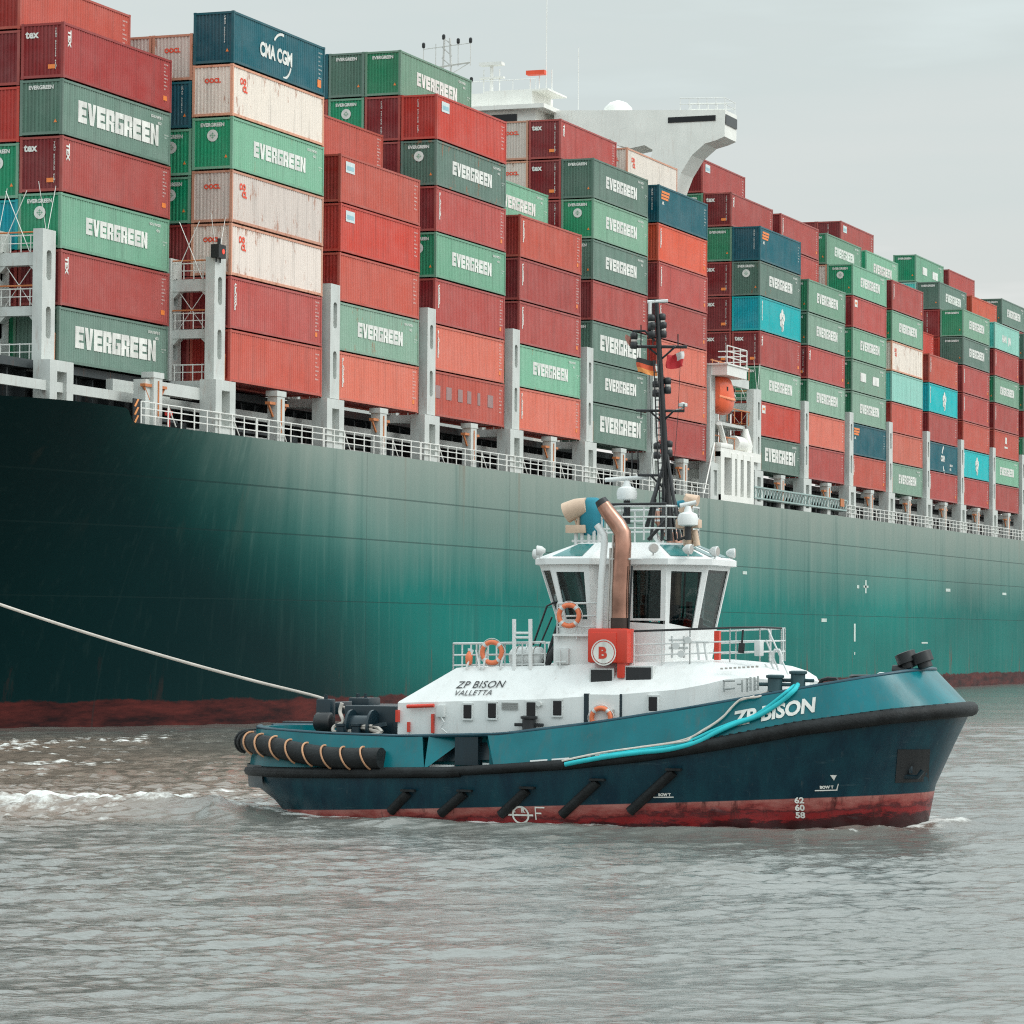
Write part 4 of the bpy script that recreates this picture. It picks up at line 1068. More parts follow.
# light showing through freeing ports: the white coaming behind
mb = MB()
for a, b, za, zb_ in ((430, 455, 765, 772), (470, 476, 766, 772), (483, 493, 763, 772)):
    p0, p1 = S(a, zb_, 3.55), S(b, za, 3.55); mb.box(p0[0], p1[0], -3.6, -3.5, p0[2], p1[2])
mb.build_each('freeing_port', M_tw, tug)
mb = MB()
for a, b, y0, y1 in ((540, 549, 760, 766),):
    pass
for i in range(5):
    u = -.6+i*.62; 
    q0, q1 = bul_pt(u, .03, .012), bul_pt(u+.5, .03, .012); r0, r1 = bul_pt(u, .13, .012), bul_pt(u+.5, .13, .012)
    mb.add([q0, q1, r1, r0], [(0, 1, 2, 3)])
mb.build_each('scupper', M_tw2, tug)

# fenders
mb = MB(); pts = []; rad = []
for side in (1, -1):
    seg = []
    for i in range(100):
        t = .13+.87*i/99; u, v = half('f', t); seg.append((u, v, .13+.075*float(ss(-3, 9.5, u))))
    if side == 1: pts += [(u, -v, zf(u)+.04) for u, v, r in seg]; rad += [r for u, v, r in seg]
    else: pts += [(u, v, zf(u)+.04) for u, v, r in seg[::-1]][1:]; rad += [r for u, v, r in seg[::-1]][1:]
mb.tube(pts, rad, 10); mb.build('bow_fender', M_rub, tug, 50)
mb = MB()
for i in range(34):
    u = 2.6+i*.24; v = half_at('f', u)
    if v > .2: mb.cbox((u, -v-.02, zf(u)+.215), (.08, .10, .06))
mb.build_each('fender_bolt', M_rub, tug)
# aft rubbing strake, stern quarter plate
mb = MB(); seg = [half('f', .0+.42*i/50) for i in range(51)]
mb.tube([(u, v, zf(u)) for u, v in seg[::-1]]+[(u, -v, zf(u)) for u, v in seg[1:]], .135, 8); mb.build('rubbing_strake', M_rub, tug, 50)
mb = MB(); rows = [[], []]
for i in range(16):
    u, v = half('f', .155*i/15)
    rows[0].append((u-.03, -v-.05, zf(u)+.2)); rows[1].append((u+.02, -v-.03, zf(u)-.45))
mb.grid(rows); mb.build('stern_plate', M_navy, tug, 50)
sf_path = []
tt = [half('f', x) for x in np.linspace(0, t_of('f', S(379, 750, 4.2)[0]), 60)]
for u, v in tt[::-1]: sf_path.append((u-.08 if u < -9 else u, v+.02, zf(u)+.42+.42*float(ss(-6, -10.3, u))))
for u, v in tt[1:]: sf_path.append((u-.08 if u < -9 else u, -v-.02, zf(u)+.42+.42*float(ss(-6, -10.3, u))))
mb = MB(); mb.tube(sf_path, .295, 14); sfend = mb.build('stern_fender', M_rub, tug, 50)
Lp = [Vector(q) for q in sf_path]
cum = [0]
for a, b in zip(Lp, Lp[1:]): cum.append(cum[-1]+(b-a).length)
def sf_at(s):
    i = min(len(cum)-2, max(0, int(np.searchsorted(cum, s))-1)); f_ = (s-cum[i])/(cum[i+1]-cum[i]); return Lp[i].lerp(Lp[i+1], f_), (Lp[i+1]-Lp[i]).normalized()
def loop_at(s, r, mat, name, lean=.16, th=.028):
    c, t = sf_at(s); z = Vector((0, 0, 1)); out_ = t.cross(z).normalized()
    if out_.dot(Vector((c.x*.3, c.y, 0))) < 0: out_ = -out_
    m = MB(); m.tube([c+out_*math.cos(a)*r+z*math.sin(a)*r+t*lean*(-math.sin(a)) for a in np.linspace(R(100), R(-70), 14)], th, 6); return m.build(name, mat, sfend)
for k in range(8): loop_at(cum[-1]-.45-k*.66, .32, M_tan, 'rope_lashing')
for k in range(12):
    loop_at(cum[-1]-5.5-k*.5, .305, M_rub, 'rubber_band', 0.0, .05)
# slanted skid fenders on the side
for (x0, y0, x1, y1) in ((386, 812, 405, 793), (438, 814, 463, 793), (499, 815, 526, 790), (560, 815, 596, 782), (627, 812, 671, 772)):
    m = MB()
    za, zc = S(x0, y0, 4.15), S(x1, y1, 4.3)
    def hv(u, z):
        k_ = min(1, max(0, z/ zf(u))); return (1-k_)*half_at('w', u)+k_*half_at('f', u)
    a = (za[0], -hv(za[0], za[2])-.02, za[2]); b = (zc[0], -hv(zc[0], zc[2])-.06, zc[2])
    m.tube([a, b], [.14, .14], 8); m.cbox((b[0]+.02, b[1]-.06, b[2]+.06), (.42, .2, .06))
    m.build('skid_fender', M_rub, tug, 50)

def hull_pt(u, z, off=.015):
    hit = _bvh.ray_cast(Vector((u, -9, z)), Vector((0, 1, 0)))[0]
    if hit is not None: return (u, hit.y-off, z)
    zz = [0, zb(u), .45*zb(u)+.55*zf(u), zf(u)]; vv = [half_at(l, u) if u < LV[l][1] else 0 for l in ('w', 'b', 'm', 'f')]
    return (u, -float(np.interp(z, zz, vv))-off, z)
# anchor recess near the bow
m = MB(); q = [S(x, y, 1.6) for x, y in ((919, 749), (944, 750), (937, 783), (913, 783))]
q = [hull_pt(a[0]-.45, a[2], .0) for a in q]
L_ = lambda a, b, t: [a[i]+(b[i]-a[i])*t for i in range(3)]
m.grid([[hull_pt(*L_(L_(q[0], q[1], i/6), L_(q[3], q[2], i/6), j/6)[0::2], .02) for i in range(7)] for j in range(7)]); m.build('anchor_pocket', M_blk, tug)
m = MB(); c = [(q[0][i]+q[1][i]+q[2][i]+q[3][i])/4 for i in range(3)]
m.tube([(c[0]-.05, c[1]-.12, c[2]+.25), (c[0]-.05, c[1]-.14, c[2]-.2)], .06, 6); m.tube([(c[0]-.36, c[1]-.12, c[2]-.12), (c[0]-.2, c[1]-.15, c[2]-.3), (c[0]+.15, c[1]-.13, c[2]-.3), (c[0]+.28, c[1]-.1, c[2]-.12)], .07, 6)
m.build('anchor', M_navy, tug, 50)
# white load and draught marks painted on the hull
def hull_ink(items, mat, name):
    m = MB()
    for vs, fs, (u0, z0), sl in items:
        m.add([hull_pt(u0+a, z0+b+sl*a, .02) for a, b in vs], fs)
    return m.build_each(name, mat, tug, fix=False, gap=.2)
I = []
def at_hull(px, py, v=4.0): q = S(px, py, v); return (q[0], q[2])
for i, s in enumerate(('62', '60', '58')):
    a = T(s, .22, .008, 1.1); I.append((*a, at_hull(795, 803+i*7.5, 3.0), 0))
I.append((*ring2(.20, .25, n=24), at_hull(521, 815), 0)); I.append((*rect2(-.36, .36, -.025, .025), at_hull(521, 815), 0)); I.append((*rect2(-.3, .1, -.02, .02), at_hull(521, 807), 0))
for dx, dz, w_ in ((.42, .22, .28), (.42, .06, .18)): I.append((*rect2(dx, dx+w_, dz-.02, dz+.02), at_hull(521, 815), 0))
I.append((*rect2(.42, .45, -.12, .24), at_hull(521, 815), 0)); I.append((*T('L    R', .16, .01), at_hull(513, 812), 0))
for px, py, f_ in ((656, 797, 1), (838, 790, -1)):
    o_ = at_hull(px, py, 3.7 if f_ > 0 else 2.6)
    I.append(([(0, 0), (.03*f_, 0), (.09*f_-.12*f_, .17), (-.05*f_, .17)], [(0, 1, 2, 3)], o_, 0)); I.append((*rect2(min(0, .55*f_), max(0, .55*f_), -.015, .015), o_, .03))
    I.append((*T('BOW T', .10, .006), (o_[0]+(.14 if f_ > 0 else -.42), o_[1]+.04), .03))
I.append(([(-.08, .08), (.08, .08), (0, -.07)], [(0, 1, 2)], at_hull(834, 778, 2.8), 0))
hull_ink(I, M_let, 'draught_mark')
# name on the bow
def bul_ink(s, size, u0, k0, name, spacing=1.0, width=1.0):
    vs, fs = T(s, size, .02, width, spacing); m = MB()
    bmx = bmesh.new()
    for q in vs: bmx.verts.new((q[0], q[1], 0))
    bmx.verts.ensure_lookup_table()
    for f in fs:
        try: bmx.faces.new([bmx.verts[i] for i in f])
        except ValueError: pass
    bmesh.ops.triangulate(bmx, faces=bmx.faces[:])
    bmx.verts.index_update()
    m.add([bul_pt(u0+q.co.x, k0+q.co.y/(zt(u0+q.co.x)-zf(u0+q.co.x)-.1), .03) for q in bmx.verts], [[q.index for q in f.verts] for f in bmx.faces]); bmx.free()
    return m.build(name, M_let, tug, fix=False)
bul_ink('ZP BISON', .53, S(736, 715, 3.6)[0], .34, 'bow_name', 1.0, .93)

# ------------------------------------------------------------------ deckhouse
hs_ = [(-4.97, 2.95, 2.86, 3.20, 3.24), (-3.50, 2.98, 2.20, 3.26, 4.19), (-.8, 3.0, 2.2, 3.36, 4.28), (1.5, 3.0, 2.2, 3.52, 4.38), (3.2, 2.9, 2.2, 3.68, 4.44), (3.9, 2.8, 2.15, 3.82, 4.43), (4.5, 2.6, 2.05, 3.98, 4.38), (5.1, 2.3, 1.9, 4.02, 4.3), (5.6, 1.9, 1.6, 3.95, 4.18), (6.0, 1.3, 1.15, 3.85, 4.02), (6.25, .6, .5, 3.75, 3.88)]
m = MB(); rows = []
for u, vb, vt, zk, ztp in hs_:
    rows.append([(u, -vb, 1.4), (u, -vb, zk), (u, -vt, ztp), (u, 0, ztp+.06), (u, vt, ztp), (u, vb, zk), (u, vb, 1.4)])
m.grid(rows); e0 = [rows[0][i] for i in range(7)]; m.add(e0, [tuple(range(7))]); m.add(rows[-1], [tuple(range(7))[::-1]])
house_o = m.build('deckhouse', M_tw, tug, 28)
# side windows with recessed panes
for (x0, x1, y0, y1) in ((462.5, 473, 703.5, 719.5), (487, 497.5, 702, 719), (525.5, 537, 701, 717), (552, 563, 699.5, 716.5), (647.5, 658.5, 695.5, 712)):
    a, b = S(x0, y1, 3.0), S(x1, y0, 3.0); f = MB(); y = -3.0; t = .05
    f.box(a[0], a[0]+.075, y-.05, y+.1, a[2], b[2]); f.box(b[0]-.03, b[0], y-.05, y+.1, a[2], b[2]); f.box(a[0], b[0], y-.052, y+.1, b[2]-.035, b[2]+.01); f.box(a[0], b[0], y-.052, y+.1, a[2]-.02, a[2]+.03)
    fo_ = f.build('window', M_tw2, house_o)
    g = MB(); g.bbox(a[0]+.04, b[0]-.02, y-.056, y+.02, a[2]+.03, b[2]-.035, .02); g.build('pane', M_glass, fo_)
# door recess with dark edges
a, b = S(588, 727, 3.0), S(621, 694, 3.0)
m = MB(); m.box(a[0]-.12, a[0]+.02, -3.012, -2.9, a[2], b[2]); m.box(b[0]-.03, b[0]+.03, -3.012, -2.9, a[2], b[2]); m.build_each('door_gap', M_navy, house_o)
m = MB(); m.box(a[0]+.03, b[0]-.04, -3.03, -2.9, a[2], b[2]-.02); dr = m.build('door', M_tw, house_o)
m = MB(); m.cbox((a[0]+.75, -3.05, b[2]-.5), (.04, .05, .16)); m.build('handle', M_stl, dr) if False else m.build('door_handle', M_stl, house_o)
m = MB()
for k in range(4):
    a, b = S(502, 703+k*1.9, 3.0), S(518, 702+k*1.9, 3.0); m.box(a[0], b[0], -3.04, -2.98, a[2]-.02, a[2]+.015)
m.build('vent_grille', paint('grey_vent', (.28, .29, .28), .5, .1), house_o)
m = MB(); a = S(540, 704, 3.0); m.lathe([(.07, -.12), (.07, 0)], (a[0], -3.0, a[2]), 'y', 10); m.build('wall_light', M_tw2, house_o)
# house names
def wall_ink(s, size, px, py, mat, name, shear=.25, bold=.012, width=1.0, zslope=0.0):
    """lettering on the inward-leaning upper side"""
    vs, fs = T(s, size, bold, width, 1.05, shear); u0, _, z0 = S(px, py, 2.65); m = MB(); out = []
    for a, b in vs:
        u = u0+a; zk, ztp = np.interp(u, [q[0] for q in hs_], [q[3] for q in hs_]), np.interp(u, [q[0] for q in hs_], [q[4] for q in hs_])
        vb, vt = np.interp(u, [q[0] for q in hs_], [q[1] for q in hs_]), np.interp(u, [q[0] for q in hs_], [q[2] for q in hs_])
        z = z0+b+zslope*a; k_ = (z-zk)/(ztp-zk); out.append((u, -(vb+(vt-vb)*k_)-.02, z+.012))
    m.add(out, fs); return m.build(name, mat, house_o, fix=False)
wall_ink('ZP BISON', .27, 456, 688.5, M_blk, 'house_name', bold=0.0, width=1.18, zslope=.03); wall_ink('VALLETTA', .205, 456, 695.8, M_blk, 'home_port', bold=0.0, width=1.15, zslope=.03)
# fittings at the house's after corner
m = MB(); m.tube([S(407, 706.5, 3.1), S(434, 705.5, 3.1)], .055, 8); m.build('red_pipe', M_tred, house_o, 50)
m = MB()
for (x0, x1, y0, y1) in ((431.5, 434, 714, 733), (407.5, 409.5, 722, 732), (396, 399, 710, 722)): a, b = S(x0, y1, 3.03), S(x1, y0, 3.03); m.box(a[0], b[0], -3.08, -2.95, a[2], b[2])
m.build_each('fire_hose', M_tred, house_o)
m = MB(); a, b = S(437, 717, 3.05), S(445, 705, 3.05); m.bbox(a[0], b[0], -3.12, -2.95, a[2], b[2], .02); m.tube([S(441, 717, 3.1), S(444, 722, 3.1), S(441, 728, 3.1), S(447, 733, 3.1)], .02, 5); m.build('switch_box', M_tw2, house_o, 40)

# ------------------------------------------------------------------ casing behind the wheelhouse, funnel casing, exhausts
def sbox(x0, x1, y0, y1, v0, v1, mat, name, par, bev=.03, top=None):
    a, b = S(x0, y1, v0), S(x1, y0, v0); m = MB(); m.bbox(a[0], b[0], -v0, -v1, a[2], b[2], bev); return m.build(name, mat, par, 30)
sbox(553, 597, 634, 670, 2.15, -2.15, M_tw, 'casing', tug, .04)
for px_, v in ((0, 1), (0, -1)):
    a, b = S(587, 663, 2.75), S(627.5, 628.5, 2.75); m = MB(); y0, y1 = (-2.75, -2.05) if v > 0 else (2.05, 2.75)
    m.bbox(a[0], b[0], y0, y1, a[2], b[2], .08); c0, c1 = S(616, 678, 2.75), S(623.5, 660, 2.75); m.bbox(c0[0], c1[0], y0+.06, y1-.06, c0[2], c1[2]+.1, .04)
    fun = m.build('funnel_casing', M_tred, tug, 30)
    if v > 0:
        m = MB(); p0, p1 = S(588.5, 662, 2.75), S(616.5, 632.5, 2.75); m.bbox(p0[0], p1[0], -2.79, -2.7, p0[2], p1[2], .02); m.build('casing_door', M_tred, fun, 30)
        cu, _, cz = S(603.5, 652.5, 2.8); vs, fs = join(ring2(.325, .36, n=28), ring2(.0, .30, n=28)); m = MB(); m.add([(cu+a, -2.796, cz+b) for a, b in vs], fs); m.build('emblem', M_let, fun, fix=False)
        vs, fs = T('B', .42, .022, 1.0); m = MB(); m.add([(cu-.15+a, -2.802, cz-.15+b) for a, b in vs], fs); m.build('emblem_letter', M_tred, fun, fix=False)
        pass
        for (x0, x1, yy0, yy1) in ((589.5, 614, 668.5, 685), (624.5, 653, 666, 682.5)):
            p0, p1 = S(x0, yy1, 2.6), S(x1, yy0, 2.6); m = MB(); m.box(p0[0], p1[0], -2.62, -2.1, p0[2], p1[2]); fr = m.build('vent_box', M_tw2, tug)
            m = MB(); m.box(p0[0]+.05, p1[0]-.05, -2.64, -2.61, p0[2]+.05, p1[2]-.04); m.build('vent_louvre', M_blk, fr)
    sgn = -1 if v > 0 else 1
    def Q(px, py): q = S(px, py, 2.42); return (q[0], sgn*2.42, q[2])
    m = MB(); m.tube([Q(620, 632), Q(620.5, 590), Q(623, 545), Q(622.5, 533), Q(618, 525), Q(608, 512), Q(603.5, 505)], [.245, .245, .24, .24, .24, .22, .20], 14, cap=True); ex = m.build('exhaust_pipe', M_cop, tug, 50)
    m = MB(); m.tube([Q(620, 633), Q(620.1, 618)], .26, 14); m.build('exhaust_sleeve', paint('sooty_sleeve', (.05, .035, .03), .5, .2, metal=.5), ex, 50)
    m = MB(); m.tube([Q(603.8, 505.6), Q(600.5, 500)], [.198, .17], 14); m.build('pipe_mouth', M_blk, ex, 50)
    def Q2(px, py): q = S(px, py, 2.5); return (q[0], sgn*2.5, q[2])
    m = MB(); m.tube([Q2(599.5, 630), Q2(601.5, 580), Q2(604.5, 542), Q2(604, 535), Q2(600, 529), Q2(597, 525)], .10, 10); m.build('vent_pipe', M_tw, tug, 50)
    for x0, x1, y1 in ((607.5, 610.5, 548), (611, 613.2, 535), (614, 615.5, 545)):
        m = MB(); m.tube([Q2(x0, 630), Q2(x1, y1)], .035, 6); m.build('thin_pipe', M_stl, tug, 50)
    m = MB(); m.tube([Q2(628.5, 630), Q2(632, 566)], .03, 6); m.build('thin_pipe', M_blk, tug, 50)
    m = MB(); m.tube([Q2(604, 559), Q2(642, 559)], .03, 6); m.build('pipe_bracket', M_tw2, tug)

# ------------------------------------------------------------------ wheelhouse
GL = NT('wheelhouse_glass'); 
GL.t.nodes.remove(GL.b); tr_ = GL.n('ShaderNodeBsdfTransparent'); tr_.inputs[0].default_value = (.26, .34, .34, 1); gl_ = GL.n('ShaderNodeBsdfGlossy'); gl_.inputs['Roughness'].default_value = .02
fr_ = GL.n('ShaderNodeFresnel'); fr_.inputs[0].default_value = 1.5; mx_ = GL.n('ShaderNodeMixShader'); GL.link(fr_.outputs[0], mx_.inputs[0]); GL.link(tr_.outputs[0], mx_.inputs[1]); GL.link(gl_.outputs[0], mx_.inputs[2])
GL.link(mx_.outputs[0], GL.t.nodes['Material Output'].inputs[0])
wh = bpy.data.objects.new('wheelhouse', None); COL.objects.link(wh); wh.parent = tug
Zfl, Zsill, Zeave, Zroof = 4.35, 5.55, 7.1, 7.72
# plan of the wheelhouse, starboard half from the stern round to the bow: (x, v) at the sill and at the eaves
PL = [((-.85, 0), (-1.32, 0)), ((-.85, 1.35), (-1.32, 1.5)), ((-.45, 1.95), (-.82, 2.05)), ((.42, 2.05), (.35, 2.12)), ((.62, 1.72), (.62, 1.78)), ((2.45, 1.72), (2.50, 1.82)), ((3.12, .98), (3.50, 1.1)), ((3.12, 0), (3.50, 0))]
def wp(i, k, side):
    (a, b), (c, d) = PL[i]; z = Zsill+(Zeave-Zsill)*k
    return Vector((a+(c-a)*k, -side*(b+(d-b)*k), z))
walls = MB(); gl_list = []
def pane(A, B, C, D, l, r, b, t, thick=.10):
    """wall panel A-B (sill) D-C (eaves) pierced by an opening; margins in metres"""
    A, B, C, D = map(Vector, (A, B, C, D)); w0, w1, h = (B-A).length, (C-D).length, (D-A).length
    def pt(x, y): return (A.lerp(B, x)).lerp(D.lerp(C, x), y)
    xl, xr, yb, yt = l/w0, 1-r/w0, b/h, 1-t/h
    o = [pt(0, 0), pt(1, 0), pt(1, 1), pt(0, 1)]; i = [pt(xl, yb), pt(xr, yb), pt(xr, yt), pt(xl, yt)]
    nrm = (B-A).cross(D-A).normalized(); 
    cen = (A+B+C+D)/4
    if nrm.dot(cen-Vector((1.3, 0, cen.z))) < 0: nrm = -nrm
    oi = [q-nrm*thick for q in o]; ii = [q-nrm*thick for q in i]
    walls.add(o+i+oi+ii, [(0, 1, 5, 4), (1, 2, 6, 5), (2, 3, 7, 6), (3, 0, 4, 7), (8, 9, 13, 12), (9, 10, 14, 13), (10, 11, 15, 14), (11, 8, 12, 15), (4, 5, 13, 12), (5, 6, 14, 13), (6, 7, 15, 14), (7, 4, 12, 15)])
    g = [q-nrm*.05 for q in i]; gl_list.append(g)
for side in (1, -1):
    W = lambda i, k: wp(i, k, side)
    # aft pane, aft-quarter pane, big side opening (door glass), quarter pane, front pane
    pane(W(0, 0), W(1, 0), W(1, 1), W(0, 1), .08, .08, .0+.10, .18)
    pane(W(1, 0), W(2, 0), W(2, 1), W(1, 1), .07, .07, .10, .18)
    pane(W(2, 0)+Vector((0, 0, .0)), W(3, 0), W(3, 1), W(2, 1), .10, .12, .02, .22)
    pane(W(4, 0), W(5, 0), W(5, 1), W(4, 1), .88, .14, .06, .16)
    pane(W(5, 0)-Vector((0, 0, .1)), W(6, 0)-Vector((0, 0, .28)), W(6, 1), W(5, 1), .13, .12, .05, .18)
    if side == 1: pane(W(6, 0)-Vector((0, 0, .28)), wp(6, 0, -1)-Vector((0, 0, .28)), wp(6, 1, -1), W(6, 1), .09, .09, .06, .14, .04)
    walls.add([W(3, 0), W(4, 0), W(4, 1), W(3, 1)], [(0, 1, 2, 3)])
    # skirt below the sill down to the deck, narrower at the foot
    foot = [(-.75, 0), (-.75, 1.3), (-.4, 1.85), (.42, 1.95), (.62, 1.70), (2.45, 1.70), (2.98, 1.0), (2.98, 0)]
    bot = [(x, -side*v, Zfl) for x, v in foot]; top = [tuple(W(i, 0)-Vector((0, 0, (.0, 0, 0, 0, 0, .1, .28, .28)[i]))) for i in range(8)]
    walls.grid([bot, top])
walls.build('wall', M_tw, wh)
for g in gl_list:
    mg = MB(); mg.add(g, [(0, 1, 2, 3)]); mg.build('window', GL.m, wh, fix=False)
# roof: eaves band, sloped facets with skylights, flat top
m = MB(); E0 = []; E1 = []; E2 = []
ev = [(-1.42, 0), (-1.42, 1.55), (-.9, 2.16), (.4, 2.25), (.62, 2.0), (2.6, 1.98), (3.64, 1.2), (3.64, 0)]
tp_ = [(-.35, 0), (-.35, .95), (-.15, 1.25), (.4, 1.35), (.62, 1.35), (2.0, 1.35), (2.6, .8), (2.6, 0)]
full = lambda L: [(x, -v) for x, v in L]+[(x, v) for x, v in L[::-1]][1:-1]
r0 = [(x, y, Zeave-.02) for x, y in full([(a*.985+.01, b-.08 if b > .1 else b) for a, b in ev])]; r1 = [(x, y, Zeave) for x, y in full(ev)]; r2 = [(x, y, Zeave+.16) for x, y in full(ev)]; r3 = [(x, y, Zroof) for x, y in full(tp_)]
m.grid([r0, r1, r2, r3], close=True); m.add(r3, [tuple(range(len(r3)))]); m.add(r0, [tuple(range(len(r0)))])
m.build('roof', M_tw, wh)
m = MB()
def facet(i, j, a, b, c, d, lift=.012):
    A, B = Vector((ev[i][0], -ev[i][1], Zeave+.16)), Vector((ev[j][0], -ev[j][1], Zeave+.16)); D, C_ = Vector((tp_[i][0], -tp_[i][1], Zroof)), Vector((tp_[j][0], -tp_[j][1], Zroof))
    pt = lambda x, y: A.lerp(B, x).lerp(D.lerp(C_, x), y); nrm = (B-A).cross(D-A).normalized(); nrm = nrm if nrm.z > 0 else -nrm
    for sg in (1, -1):
        qs = [pt(a, c)+nrm*lift, pt(b, c)+nrm*lift, pt(b, d)+nrm*lift, pt(a, d)+nrm*lift]; m.add([(q.x, sg*q.y, q.z) for q in qs], [(0, 1, 2, 3)])
facet(2, 3, .05, .8, .12, .9); facet(5, 6, .12, .9, .15, .85); facet(6, 7, .1, .8, .15, .85)
m.build_each('skylight', paint('skylight_glass', (.05, .20, .20), .12, .1), wh)
# inside: floor, console, chair
m = MB(); m.box(-.6, 2.4, -1.6, 1.6, Zfl+.6, Zfl+.7); m.bbox(2.0, 2.8, -.8, .8, Zfl+.7, 5.65, .05); m.bbox(.1, .9, -1.2, 1.2, Zfl+.7, 5.6, .05); m.box(.9, 1.0, -.1, .1, 5.3, 7.0); m.box(2.4, 2.5, .4, .7, 5.6, 6.1); m.box(2.3, 2.4, -.7, -.2, 5.6, 6.0)
m.build('console', M_blk, wh)
m = MB(); m.bbox(1.3, 1.8, -.25, .25, 5.2, 5.35, .04); m.bbox(1.25, 1.38, -.25, .25, 5.35, 6.0, .04); m.bbox(1.27, 1.37, -.14, .14, 6.05, 6.28, .03); m.tube([(1.55, 0, 5.0), (1.55, 0, 5.2)], .06, 6)
m.build('helm_chair', M_blk, wh, 40)
# floodlights round the eaves
def flood(u, v, z, yaw):
    o = bpy.data.objects.new('floodlight', None); COL.objects.link(o); o.parent = wh; o.location = (u, -v, z); o.rotation_euler = (0, 0, yaw)
    m = MB(); m.lathe([(.05, -.16), (.13, -.06), (.15, .08), (.12, .1)], (0, 0, .1), 'x', 10); m.tube([(0, 0, -.12), (0, 0, .05)], .025, 5); m.build('lamp_housing', M_tw2, o, 50)
    m = MB(); m.lathe([(.125, .095), (.12, .104)], (0, 0, .1), 'x', 10); m.build('lens', M_stl, o, 50)
flood(-1.5, 1.2, 7.3, R(180)); flood(-1.15, 1.95, 7.38, R(200)); flood(2.2, 2.05, 7.45, R(-60)); flood(3.1, 1.7, 7.42, R(-10)); flood(3.62, .9, 7.38, R(-10)); flood(3.5, -1.2, 7.38, R(10))

def rail(name, pts, z_post, bars, mat=M_tw2, r=.025, par=None, topmat=None, posts=True):
    """railing along pts (list of (x,y,z) at the top bar); z_post = height; bars = fractions of the height"""
    m = MB(); P = [Vector(q) for q in pts]
    for b in bars:
        m.tube([q-Vector((0, 0, z_post*(1-b))) for q in P], r if b < 1 else r*1.2, 6)
    if posts:
        for A, B in zip(P, P[1:]):
            n = max(1, round((B-A).length/.75))
            for k in range(n+1):
                q = A.lerp(B, k/n); m.tube([q, q-Vector((0, 0, z_post))], r, 5)
    return m.build(name, mat, par or tug, 50)
# monkey island rails
for sg in (1, -1):
    pass
zr = Zroof+.02
rail('roof_rail', [(-.2, -1.1, zr+.95), (1.0, -1.2, zr+1.0), (2.3, -1.2, zr+1.0), (2.7, -.6, zr+1.0), (2.7, .6, zr+1.0), (2.3, 1.2, zr+1.0), (-.2, 1.1, zr+.95)], .95, (.35, .68, 1.0), par=wh)
rail('roof_hand_rail', [(-.3, -1.15, zr+1.02), (.6, -1.18, zr+1.05), (2.3, -1.22, zr+1.06)], .95, (1.0,), M_blk, .03, wh, posts=False)
# fire monitors: one under a teal cover aft, one forward
m = MB(); a = S(592, 514, 1.0); m.lathe([(.24, -.60), (.34, -.36), (.38, .1), (.32, .36), (.15, .46)], (a[0], -1.0, a[2]), 'z', 12); m.build('monitor_cover', M_cover, wh, 50)
m = MB(); a, b = S(587, 506, 1.2), S(566, 513, 1.2); m.tube([a, S(577, 508, 1.2), b], [.24, .27, .30], 12); m.tube([S(579, 514, 1.2), S(578, 526, 1.2)], .05, 6); m.tube([S(574, 516, 1.2), S(577, 526, 1.2)], .03, 6); m.build('fire_monitor', M_cream, wh, 50)
m = MB(); a = S(567, 533, 1.2); b = S(587, 525, 1.2); m.bbox(a[0], b[0], -1.35, -1.0, a[2], b[2], .02); m.build('monitor_box', M_cream, wh, 40)
m = MB()
for x, y0 in ((576, 531), (582, 531), (589, 520), (594, 525), (599, 530)): m.tube([S(x, 549, 1.2), S(x, y0, 1.2)], .055, 6)
m.tube([S(572, 541, 1.2), S(606, 541, 1.2)], .035, 6); m.build_each('monitor_stand', M_tw2, wh, 50)
m = MB(); m.tube([S(683, 513, .8), S(690, 499, .8), S(698, 501, .8)], [.16, .2, .16], 10); m.bbox(S(677, 528, .8)[0], S(700, 520, .8)[0], -.95, -.6, S(677, 528, .8)[2], S(677, 519.5, .8)[2], .02); m.tube([S(688, 522, .8), S(688, 546, .8)], .14, 8); m.tube([S(694, 530, .8), S(697, 546, .8)], .10, 8); m.build('fire_monitor', M_cream, wh, 50)
m = MB(); a = S(684, 504, .9); m.tube([S(678, 504, .9), S(690, 502, .9)], .09, 8); m.build('monitor_nozzle', M_cover, wh, 50)
# radar scanners
def radar(px, ptop, pbase, v, w_=.95):
    r_ = bpy.data.objects.new('radar', None); COL.objects.link(r_); r_.parent = tug
    a, b = S(px, pbase, v), S(px, ptop, v)
    m = MB(); m.tube([a, (b[0], b[1], b[2]-.62)], .10, 8); m.tube([(a[0]-.3, a[1], a[2]), (b[0], b[1], b[2]-.9)], .04, 6); m.build('pedestal', M_blk, r_, 50)
    m = MB(); m.lathe([(.16, -.62), (.28, -.58), (.30, -.42), (.26, -.28), (.12, -.22), (.08, -.06)], (b[0], b[1], b[2]), 'z', 12); m.build('gearbox', M_tw, r_, 50)
    m = MB(); t = math.radians(25); dx, dy = math.cos(t)*w_/2, math.sin(t)*w_/2; m.tube([(b[0]-dx, b[1]-dy, b[2]-.05), (b[0]+dx, b[1]+dy, b[2]+.05)], .06, 8); m.build('scanner_bar', M_tw2, r_, 50)
radar(627, 478.5, 524, .2, 1.25); radar(688, 504, 540, 1.15, .45)

